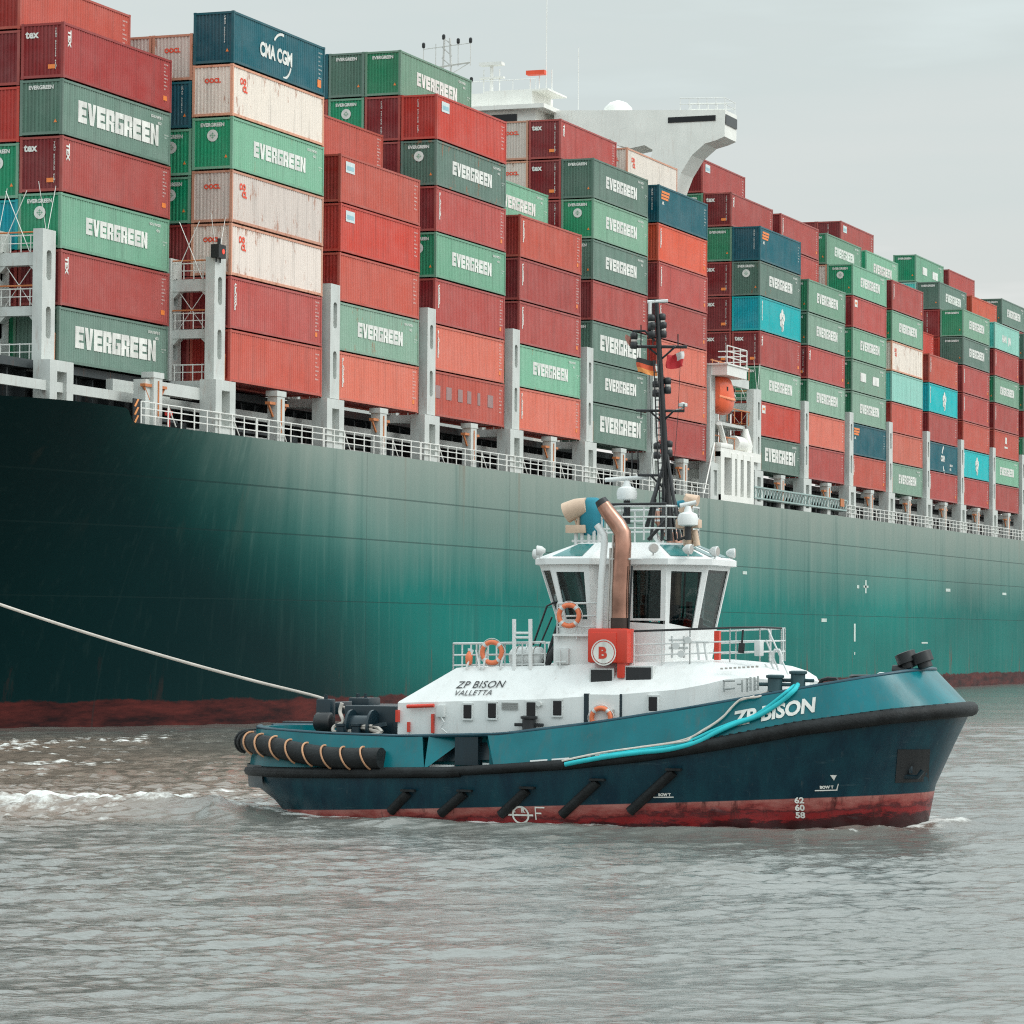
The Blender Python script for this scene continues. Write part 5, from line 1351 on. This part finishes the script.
# ------------------------------------------------------------------ mast
mast = bpy.data.objects.new('mast', None); COL.objects.link(mast); mast.parent = tug
def Sm(px, py, v=0.0): return S(px, py, v)
m = MB(); m.tube([Sm(669, 541), Sm(664, 440), Sm(659, 345), Sm(657, 303)], [.115, .105, .08, .05], 8); m.build('mast_pole', M_blk, mast, 50)
m = MB()
for x0, y0, x1, y1, v in ((665, 460, 646, 528, -.4), (664, 465, 651, 505, .6), (667, 455, 680, 540, .5), (666, 470, 684, 536, -.5), (664, 480, 662, 540, .7), (667, 480, 676, 540, -.2)): m.tube([Sm(x0, y0), S(x1, y1, v)], .052, 6)
m.tube([Sm(666, 520, .7), Sm(648, 540, .8)], .05, 6); m.tube([S(647, 528, -.3), S(655, 500, 0), S(651, 540, .4)], .05, 6)
m.build('mast_stay', M_blk, mast, 50)
m = MB()
for k in range(26):
    y = 540-k*7.0; x = 661.5-(541-y)*.044
    m.tube([S(x, y, .32), S(x+5, y, .30)], .016, 4)
m.tube([S(661.5, 541, .32), S(653.6, 360, .32)], .02, 5); m.tube([S(666, 541, .30), S(658, 360, .30)], .02, 5)
m.build('ladder', M_blk, mast)
m = MB()
for y, xl, xr, th in ((346.5, 631, 687, .045), (410.5, 636, 684, .04), (475, 638, 668, .04)):
    m.tube([S(xl, y, .1), S(xr, y+.5, -.1)], th, 6)
    for sx in (xl+(660-xl)*.55, xr-(xr-664)*.5): m.tube([S(sx, y, .05), S(662, y+12, 0)], .03, 5)
m.tube([S(633, 331, .1), S(645, 331, .1), S(655, 341, .0)], .035, 6); m.tube([S(633, 331, .1), S(631, 346, .1)], .03, 5)
m.build('crossarm', M_blk, mast, 50)
for x, y in ((651.5, 323), (662, 322), (634, 341), (656, 389), (667.5, 386), (657, 451), (669, 449), (652, 330), (663, 330)):
    v = .15 if x < 660 else -.1
    c = S(x, y, v); m = MB(); m.lathe([(.09, -.22), (.11, -.2), (.11, -.05), (.085, -.03), (.085, .05), (.11, .07), (.11, .2), (.06, .24)], c, 'z', 8); lo = m.build('navigation_light', M_blk, mast, 50)
    m = MB(); m.lathe([(.092, -.02), (.092, .04)], c, 'z', 8); m.build('lens', M_stl, lo)
m = MB(); m.tube([S(647.5, 302, .1), S(668, 301, -.1)], .05, 6); m.lathe([(.05, -.35), (.05, 0)], S(650, 302, .1), 'z', 6); m.build('top_bar', M_tw2, mast, 50)
m = MB()
for x, y0, y1 in ((655, 315, 299), (641, 346, 325), (678, 346, 334), (684, 412, 404), (641, 410, 418), (632, 475, 452), (653, 345, 300)): m.tube([S(x, y0, .05), S(x, y1, .05)], .018, 4)
m.tube([S(638, 475, .1), S(638, 450, .1)], .018, 4); m.tube([S(681, 346, -.1), S(678, 415, -.1), S(672, 490, -.1)], .008, 4); m.tube([S(648, 300, .1), S(651, 440, .1), S(658, 540, .3)], .008, 4)
m.build_each('antenna', M_blk, mast)
m = MB(); m.lathe([(.0, -.08), (.13, -.04), (.13, .04), (0, .08)], S(683, 405, -.1), 'z', 10); m.tube([S(676, 410, -.1), S(684, 408, -.1)], .02, 5); m.build('camera_dome', M_tw2, mast, 50)
m = MB(); m.tube([S(664, 500, 0), S(700, 545, -.9)], .012, 4); m.tube([S(735, 570, 0), S(790, 690, 0)], .012, 4) if False else None; m.build('guy_wire', M_blk, mast)

# flags: cloth with folds
def flag(name, label, px0, px1, py0, py1, bands, v, seed):
    a, b = S(px0, py1, v), S(px1, py0, v); W_, H_ = b[0]-a[0], b[2]-a[2]; g = random.Random(seed); ph = g.random()*6
    root = empty(name, (0, 0, 0), 0, label, 'flag'); root.location = (TUG_O[0], TUG_O[1], 0); root.rotation_euler = (0, 0, RZ)
    for nm, mat, x0, x1, z0, z1 in bands:
        rows = []
        for j in range(6):
            kz = z0+(z1-z0)*j/5; row = []
            for i in range(15):
                kx = x0+(x1-x0)*i/14
                row.append((a[0]+W_*kx+.02*math.sin(6*kz+ph), a[1]+.07*math.sin(7*kx+2.2*kz+ph)+.03*math.sin(15*kx+ph), a[2]+H_*kz+.05*math.sin(4*kx+ph)-.05*kx*(1-kz)))
            rows.append(row)
        mm = MB(); mm.grid(rows); mm.build(nm, mat, root, 60, fix=False)
Fk, Fr, Fg = paint('flag_black', (.03, .03, .03), .8, .1), paint('flag_red', (.55, .03, .04), .8, .1), paint('flag_gold', (.85, .33, .10), .8, .1)
Fw, Fro = paint('flag_white', (.6, .58, .56), .8, .05), paint('flag_orange_red', (.62, .10, .04), .8, .1)
flag('courtesy_flag', 'black, red and gold striped flag flying from the tug mast, left of the pole', 636, 656.5, 359, 373, [('black_stripe', Fk, 0, 1, .67, 1), ('red_stripe', Fro, 0, 1, .34, .67), ('gold_stripe', Fg, 0, 1, 0, .34)], .15, 3)
flag('house_flag', 'small red and white flag flying from the tug mast, right of the pole', 667, 684, 353, 367, [('red_field', Fr, 0, 1, 0, .5), ('red_canton', Fr, 0, .55, .5, 1), ('white_canton', Fw, .55, 1, .5, 1)], -.1, 5)
flag('pennant', 'little faded pink pennant on the crossarm end of the tug mast', 625, 632, 336, 344, [('cloth', paint('faded_pink', (.55, .25, .2), .8, .1), 0, 1, 0, 1)], .1, 8)

# ------------------------------------------------------------------ boat deck aft of the wheelhouse
dz = 4.2
rail('boat_deck_rail', [S(453.5, 643.5, 2.1), S(500, 643, 2.1), S(545, 642, 2.1)], .85, (.28, .62, 1.0), par=tug); rail('boat_deck_rail', [(q[0], 2.1, q[2]) for q in (S(453.5, 643.5, 2.1), S(545, 642, 2.1))], .85, (.28, .62, 1.0), par=tug)
rail('boat_deck_rail', [(S(453.5, 643.5, 2.1)[0], -2.1, S(453.5, 643.5, 2.1)[2]), (S(453.5, 643.5, 2.1)[0], 2.1, S(453.5, 643.5, 2.1)[2])], .85, (.28, .62, 1.0), par=tug)
m = MB()
for x0, x1 in ((466, 473), (480, 476), (483, 487), (500, 505)): m.tube([S(x0, 669, 2.3), S(x1, 650, 2.1)], .03, 5)
m.build_each('rail_stay', M_tw2, tug, 50)
# white davit ladder frame
m = MB()
for x in (514.3, 530.5): m.tube([S(x, 672, 2.25), S(x-.2, 619, 2.25)], .06, 6)
for y in (633, 637.5): m.tube([S(514.3, y, 2.25), S(530.5, y, 2.25)], .035, 6)
m.build('raft_cradle', M_tw, tug, 50)
# raft canister, a thing of its own
raft = empty('liferaft_canister', (TUG_O[0], TUG_O[1], 0), RZ, 'white liferaft canister lying in its cradle on the tug boat deck', 'liferaft')
m = MB(); a, b = S(510.5, 658, 1.75), S(545, 658, 1.75); rr = .31
m.lathe([(.02, a[0]), (.2, a[0]+.02), (rr*.93, a[0]+.1), (rr, a[0]+.2), (rr, (a[0]+b[0])/2-.03), (rr*1.07, (a[0]+b[0])/2-.02), (rr*1.07, (a[0]+b[0])/2+.02), (rr, (a[0]+b[0])/2+.03), (rr, b[0]-.2), (rr*.93, b[0]-.1), (.2, b[0]-.02), (.02, b[0])], (0, -1.75, a[2]+.02), 'x', 14)
m.build('canister_shell', M_tw, raft, 50)
m = MB()
for k in (.25, .75):
    u = a[0]+(b[0]-a[0])*k; m.tube([(u, -1.75+math.cos(t)*(rr+.01), a[2]+.02+math.sin(t)*(rr+.01)) for t in np.linspace(0, 6.283, 17)], .018, 5)
m.build('strap', M_stl, raft)
m = MB(); 
for k in (.2, .8): u = a[0]+(b[0]-a[0])*k; m.box(u-.05, u+.05, -2.0, -1.5, 4.2, a[2]-.2)
m.build('foot', M_tw2, raft)
# black companion stair up to the wheelhouse
m = MB(); 
for v in (1.5, .9):
    m.tube([S(545, 664, v), S(565, 602, v)], .05, 6); m.tube([S(533, 645, v), S(547, 606, v), S(553, 603, v), S(598, 602, v)], .03, 6); m.tube([S(538, 650, v), S(552, 617, v)], .025, 6)
for k in range(8): m.tube([S(546+k*2.4, 660-k*7.4, 1.5), S(546+k*2.4, 660-k*7.4, .9)], .035, 5)
m.build('companion_stair', M_blk, tug, 50)
m = MB(); m.tube([S(545.5, 665, 2.0), S(557, 647, 2.0)], .12, 8); m.build('hose_reel', M_blk, tug, 50)
m = MB(); a, b = S(553, 668, 2.2), S(569, 648, 2.2); m.bbox(a[0]+.1, b[0], -2.24, -2.1, a[2]+.1, b[2], .03); m.tube([S(556, 662, 2.3), S(566, 662, 2.3)], .02, 5); m.tube([S(560, 667, 2.3), S(560, 650, 2.3)], .02, 5); m.build('hatch_door', M_tw2, tug, 40)
rail('bridge_wing_rail', [S(557.5, 603.5, 2.25), S(597, 603, 2.25)], 1.0, (.35, .65, 1.0), par=tug)
m = MB(); a, b = S(553, 636, 2.28), S(597, 633.5, 2.28); m.box(a[0], b[0], -2.3, -1.7, a[2], a[2]+.06); m.build('wing_platform', M_tw, tug)
# forward rails round the wheelhouse foot
fwd = [S(634, 632, 2.35), S(690, 630, 2.25), S(730, 628.5, 2.0), S(760, 628, 1.3)]
rail('fore_rail', fwd, .92, (.3, .62), par=tug, r=.02)
m = MB(); m.tube([Vector(q)+Vector((0, 0, .02)) for q in fwd]+[Vector((fwd[-1][0]+.25, 0, fwd[-1][2]))], .03, 6); m.build('hand_rail', M_blk, tug, 50)
rail('fore_rail', [(q[0], -q[1], q[2]) for q in fwd], .92, (.3, .62, 1.0), par=tug, r=.02)
rail('fore_rail', [fwd[-1], (fwd[-1][0]+.25, 0, fwd[-1][2]), (fwd[-1][0], -fwd[-1][1], fwd[-1][2])], .92, (.3, .62), par=tug, r=.02)
# pipe manifold and valves on the fore side of the house
m = MB()
for x0, y0, x1, y1 in ((669, 640, 688, 640), (669, 648, 688, 648), (672, 636, 672, 658), (684, 636, 684, 658), (692, 642, 709, 642), (697, 642, 699, 660), (704, 642, 707, 660)): m.tube([S(x0, y0, 2.2), S(x1, y1, 2.2)], .035, 6)
for x, y in ((676, 646), (681, 654), (688, 640)): c = S(x, y, 2.3); m.lathe([(.10, -.03), (.10, .03)], c, 'y', 10)
m.build('pipe_manifold', M_tw2, tug, 50)
m = MB()
for x0, y0, x1, y1 in ((723, 681, 735, 680.5), (723, 689, 735, 688), (724, 680, 724, 692), (737, 684, 742, 684), (742, 680, 742, 692), (747, 678, 747, 692), (750.5, 677, 750.5, 691), (754.5, 677, 754.5, 691), (758, 676, 758, 690)): m.tube([S(x0, y0, 2.75), S(x1, y1, 2.75)], .03, 6)
for x in range(6): m.cbox(S(748.8+(x % 2)*7.5, 679+x*2, 2.75), (.14, .06, .03))
m.build('side_ladder', paint('gear_grey', (.42, .44, .43), .5, .1), tug)
vs, fs = T('ROTTERDAM', .16, .01); u0, _, z0 = S(721, 669, 2.35); m = MB()
for k in range(9):
    c = S(722+k*4.4, 668.6-.25*k, 2.42); m.cbox((c[0], c[1]-.02, c[2]), (.07, .05, .05))
m.build_each('cleat_row', M_stl, tug)
m = MB(); a, b = S(755, 656, 1.9), S(761, 640, 1.9); m.bbox(a[0], b[0], -2.0, -1.6, a[2], b[2], .03); m.build('locker', M_tw2, tug, 40)
m = MB(); m.tube([S(741, 653, 1.8), S(742, 643, 1.8)], .09, 8); m.tube([S(742, 643, 1.8), S(743, 630, 1.8)], .03, 5); m.build('valve_post', M_blk, tug, 50)
m = MB(); a, b = S(716, 660, 1.3), S(721, 631, 1.3); m.box(a[0], a[0]+.14, -1.5, -1.3, a[2], b[2]); m.build('red_panel', M_tred, tug)
m = MB(); m.tube([S(773, 664, 1.2), S(773, 654, 1.2), S(775, 650, 1.2), S(779, 650, 1.2), S(781, 655, 1.2), S(781, 664, 1.2)], .045, 6)
for x0, y0, x1, y1 in ((768, 629, 795, 690), (766, 640, 785, 686), (770, 662, 781, 682), (765, 664, 776, 684)): m.tube([S(x0, y0, 1.2), S(x1, y1, 1.2)], .025, 5)
m.build('fore_stair', M_tw2, tug, 50)

# ------------------------------------------------------------------ foredeck, bollards
def bollard(px, py, v, r=.2, h=.42, mat=None):
    c = S(px, py, v); m = MB(); m.lathe([(r*1.05, 0), (r, .05), (r, h*.8), (r*1.25, h*.86), (r*1.25, h), (r*.9, h+.02)], c, 'z', 14); m.tube([(c[0]-r*2.2, c[1], c[2]+h*.42), (c[0]+r*2.2, c[1], c[2]+h*.42)], r*.25, 6); m.tube([(c[0], c[1], c[2]-.7), (c[0], c[1], c[2])], r*.9, 10)
    return m.build('bollard', mat or paint('bollard_teal_grey', (.02, .06, .07), .5, .15), tug, 50)
bollard(775, 691, 3.0); bollard(798, 687, 2.8); bollard(529, 731, 3.2, .19, .4, M_blk)
m = MB(); c = S(862, 682, 1.6); m.lathe([(.20, -.4), (.22, .05), (.33, .08), (.36, .16), (.3, .2)], c, 'z', 12); m.build('vent_cap', M_blk, tug, 50)
m = MB(); m.tube([S(817, 688, 2.4), S(822, 680, 2.4), S(828, 678.5, 2.4), S(836, 679, 2.4), S(840, 684, 2.4)], .055, 6); m.build('fairlead', M_blk, tug, 50)
m = MB(); m.tube([S(876, 676, 1.4), S(880, 673.5, 1.4), S(886, 674, 1.4), S(888, 677, 1.4)], .04, 6); m.build('grab_bar', M_tw2, tug, 50)
for px in (905, 921):
    m = MB(); a, b = Vector(S(px+5, 668, .9)), Vector(S(px-.5, 653, .9)); d_ = (b-a).normalized()
    m.tube([a, a.lerp(b, .35), a.lerp(b, .36), b, b+d_*.02], [.2, .2, .29, .29, .2], 14); m.build('bow_roller', M_blk, tug, 50)
m = MB(); m.tube([S(893, 671, .9), S(912, 671.5, .9)], .17, 10); m.build('roller_base', M_blk, tug, 50)

# ------------------------------------------------------------------ towing gear aft
m = MB()
for x0, x1, v in ((318.5, 333, 1.2), (318.5, 333, -1.2)):
    a, b = S(x0, 724, 1.2), S(x1, 699, 1.2); m.bbox(a[0], b[0], -v-.2, -v+.2, 1.2, b[2], .04); m.tube([((a[0]+b[0])/2, -v, b[2]-.02), ((a[0]+b[0])/2, -v, b[2]+.12)], .06, 6)
a, b = S(318.5, 724, 1.2), S(333, 699, 1.2); m.bbox(a[0]+.05, b[0]-.05, -1.15, 1.15, b[2]-.45, b[2]-.1, .03)
m.build('towing_bitt', M_navy, tug, 40)
m = MB(); c = S(324, 722, 1.7); m.lathe([(.23, -.25), (.28, -.2), (.28, .2), (.23, .25)], c, 'x', 14); m.build('chock_roller', M_blk, tug, 50)
m = MB(); a, b = S(344, 737, 1.4), S(396, 706, 1.4); m.bbox(a[0], b[0], -1.4, 1.4, a[2]-.3, b[2], .05); c, d = S(353, 706, .6), S(370, 698, .6); m.bbox(c[0], d[0], -.7, .2, c[2]-.05, d[2], .03); m.tube([((c[0]+d[0])/2, -.3, d[2]), ((c[0]+d[0])/2, -.3, d[2]+.12)], .05, 6)
m.lathe([(.52, a[0]+.35), (.52, a[0]+.42), (.36, a[0]+.43), (.36, a[0]+1.0), (.52, a[0]+1.01), (.52, a[0]+1.08)], (0, -1.75, a[2]+.28), 'x', 16)
m.build('towing_winch', M_navy, tug, 40)
m = MB()
for x in (341, 356): a = S(x, 730, 2.2); m.lathe([(.14, -.3), (.14, .1), (.17, .12), (.17, .18)], a, 'z', 10)
m.tube([S(378, 724, 1.9), S(379, 728, 1.9)], .25, 10); m.build('bitt_post', M_navy, tug, 50)
m = MB(); a0, b0 = S(278, 730, -2.6), S(317, 722, -2.6)
m.bbox(a0[0], b0[0], 2.9, 3.3, 1.3, b0[2], .03); m.build('inner_stern_plate', M_navy, tug, 30)

# ------------------------------------------------------------------ loose things on and about the tug
def life_ring(px, py, v, label, r=.29, arc=(0, 360)):
    c = S(px, py, v); root = empty('life_ring', (TUG_O[0]+HD[0]*c[0]-SB[0]*c[1], TUG_O[1]+HD[1]*c[0]-SB[1]*c[1], c[2]), RZ, label, 'life ring', 'orange life rings on the tug')
    m = MB(); m.tube([(r*math.cos(t), 0, r*math.sin(t)) for t in np.linspace(0, 2*math.pi, 29)[:-1]], .07, 8, closed=True); ro = m.build('ring', M_ring, root, 60)
    for k in range(4):
        t0 = math.pi/4+k*math.pi/2; m = MB(); m.tube([(r*math.cos(t), 0, r*math.sin(t)) for t in np.linspace(t0-.14, t0+.14, 5)], .074, 8); m.build('reflective_band', M_tw2, ro, 60)
    m = MB()
    for k in range(4):
        t0 = math.pi/4+k*math.pi/2; m.tube([((r+.075+.03*math.sin((t-t0)*2))*math.cos(t), -.01, (r+.075+.03*math.sin((t-t0)*2))*math.sin(t)) for t in np.linspace(t0, t0+math.pi/2, 8)], .010, 4)
    m.build('grab_line', M_tw2, root)
life_ring(492, 652.5, 2.16, 'orange life ring hung on the boat deck railing behind the white canister')
life_ring(569, 615.5, 2.32, 'orange life ring hung on the rail below the tug wheelhouse window')
life_ring(601, 718, 3.13, 'orange life ring half hidden by the teal bulwark beside the deckhouse door', .27)
fl = empty('rescue_light', (TUG_O[0], TUG_O[1], 0), RZ, 'small orange rescue light clipped to the boat deck railing', 'rescue light')
m = MB(); c = S(469, 658, 2.15); m.lathe([(.03, -.2), (.10, -.15), (.11, .05), (.06, .14), (.02, .2)], c, 'z', 8); m.build('float', M_ring, fl, 50)
m = MB(); m.tube([(c[0], c[1], c[2]+.2), (c[0], c[1], c[2]+.27)], .04, 6); m.build('lamp', M_tw2, fl)

def rope(name, label, pts, r, mat, n=10, cat='rope', sub=6):
    P = [Vector(q) for q in pts]; out = []
    for i in range(len(P)-1):
        p0, p1, p2, p3 = P[max(0, i-1)], P[i], P[i+1], P[min(len(P)-1, i+2)]
        for k in range(sub):
            t = k/sub; out.append(.5*((2*p1)+(-p0+p2)*t+(2*p0-5*p1+4*p2-p3)*t*t+(-p0+3*p1-3*p2+p3)*t**3))
    out.append(P[-1]); m = MB(); m.tube(out, r, n); o = m.build(name, mat, None, 60)
    o.location = (TUG_O[0], TUG_O[1], 0); o.rotation_euler = (0, 0, RZ); return tag(o, label, cat)
def B(px, py, off=.05):   # on the outside of the bulwark at a measured place
    v = 3.8
    for _ in range(4):
        q = S(px, py, v); u = q[0]; k_ = (q[2]-zf(u)-.1)/(zt(u)-zf(u)-.1)
        if k_ > 1: v = half_at('t', min(u, 9.6))
        else: v = -bul_pt(u, max(0, k_), 0)[1]
        v += off
    return S(px, py, v)
rope('hawser', 'thick turquoise hawser draped from the bollard down over the teal bow bulwark', [S(798, 684, 2.9), B(794, 690.5, .12), B(779, 703, .09), B(758, 716, .09), B(735, 724, .09), B(715, 733, .12), B(700, 741, .16), B(686, 745.5, .2), B(665, 750, .24), B(640, 752.5, .24), B(612, 756, .24), B(585, 760.5, .22), B(565, 764.5, .2)], .065, M_cyan)
rope('hawser', 'second turquoise hawser lying beneath the thick one along the bow bulwark', [S(796, 684, 2.8), B(788, 690.5, .1), B(770, 705, .08), B(752, 717, .08), B(735, 722, .05), B(712, 731, .09), B(690, 741, .12), B(668, 746, .18), B(640, 750, .2), B(600, 756, .2)], .045, M_cyan)
rope('mooring_line', 'pale mooring line looped over the teal bulwark ahead of the deckhouse', [S(772, 692, 3.0), B(757, 697, .08), B(742, 699, .1), B(732, 707, .1), B(722, 718, .1), B(708, 728, .1), B(692, 737, .12), B(684, 741.5, .2), B(650, 746, .22), B(600, 753, .22), B(562, 761, .2)], .03, M_rope, 6)
rope('mooring_line', 'thin inner pale line running beside the looped mooring line on the bulwark', [S(768, 692, 3.0), B(750, 697.5, .07), B(737, 702, .08), B(728, 712, .08), B(716, 722, .08), B(703, 730, .08), B(690, 737.5, .1), B(672, 742.5, .2), B(640, 747, .22)], .026, M_rope, 6)
# towing line from the winch over the bitts and up to the ship's bow
a = Vector(S(345, 708, .3)); b = Vector(S(318, 697, .3)); c = Vector(S(-40, 583.5, .3))
end = b+(c-b)*1.35
pts = [a, b]+[b.lerp(end, t)-Vector((0, 0, .55*4*t*(1-t)*.5)) for t in (.12, .25, .4, .55, .7, .85, 1.0)]
rope('tow_line', 'long pale towing line stretched taut from the tug stern towards the ship bow', pts, .045, M_rope, 8)
rope('coiled_line', 'pale mooring rope looped around the bitts on the tug aft deck', [S(342, 703, 1.9), S(340, 712, 1.9), S(343, 722, 2.0), S(334, 727, 2.0), S(335, 732, 2.1), S(350, 731, 2.1), S(362, 728, 2.1), S(372, 730, 2.1), S(380, 733, 2.2), S(370, 735, 2.2), S(352, 733.5, 2.2), S(362, 727, 2.1), S(376, 727, 2.1), S(382, 732, 2.2)], .055, M_rope, 6)
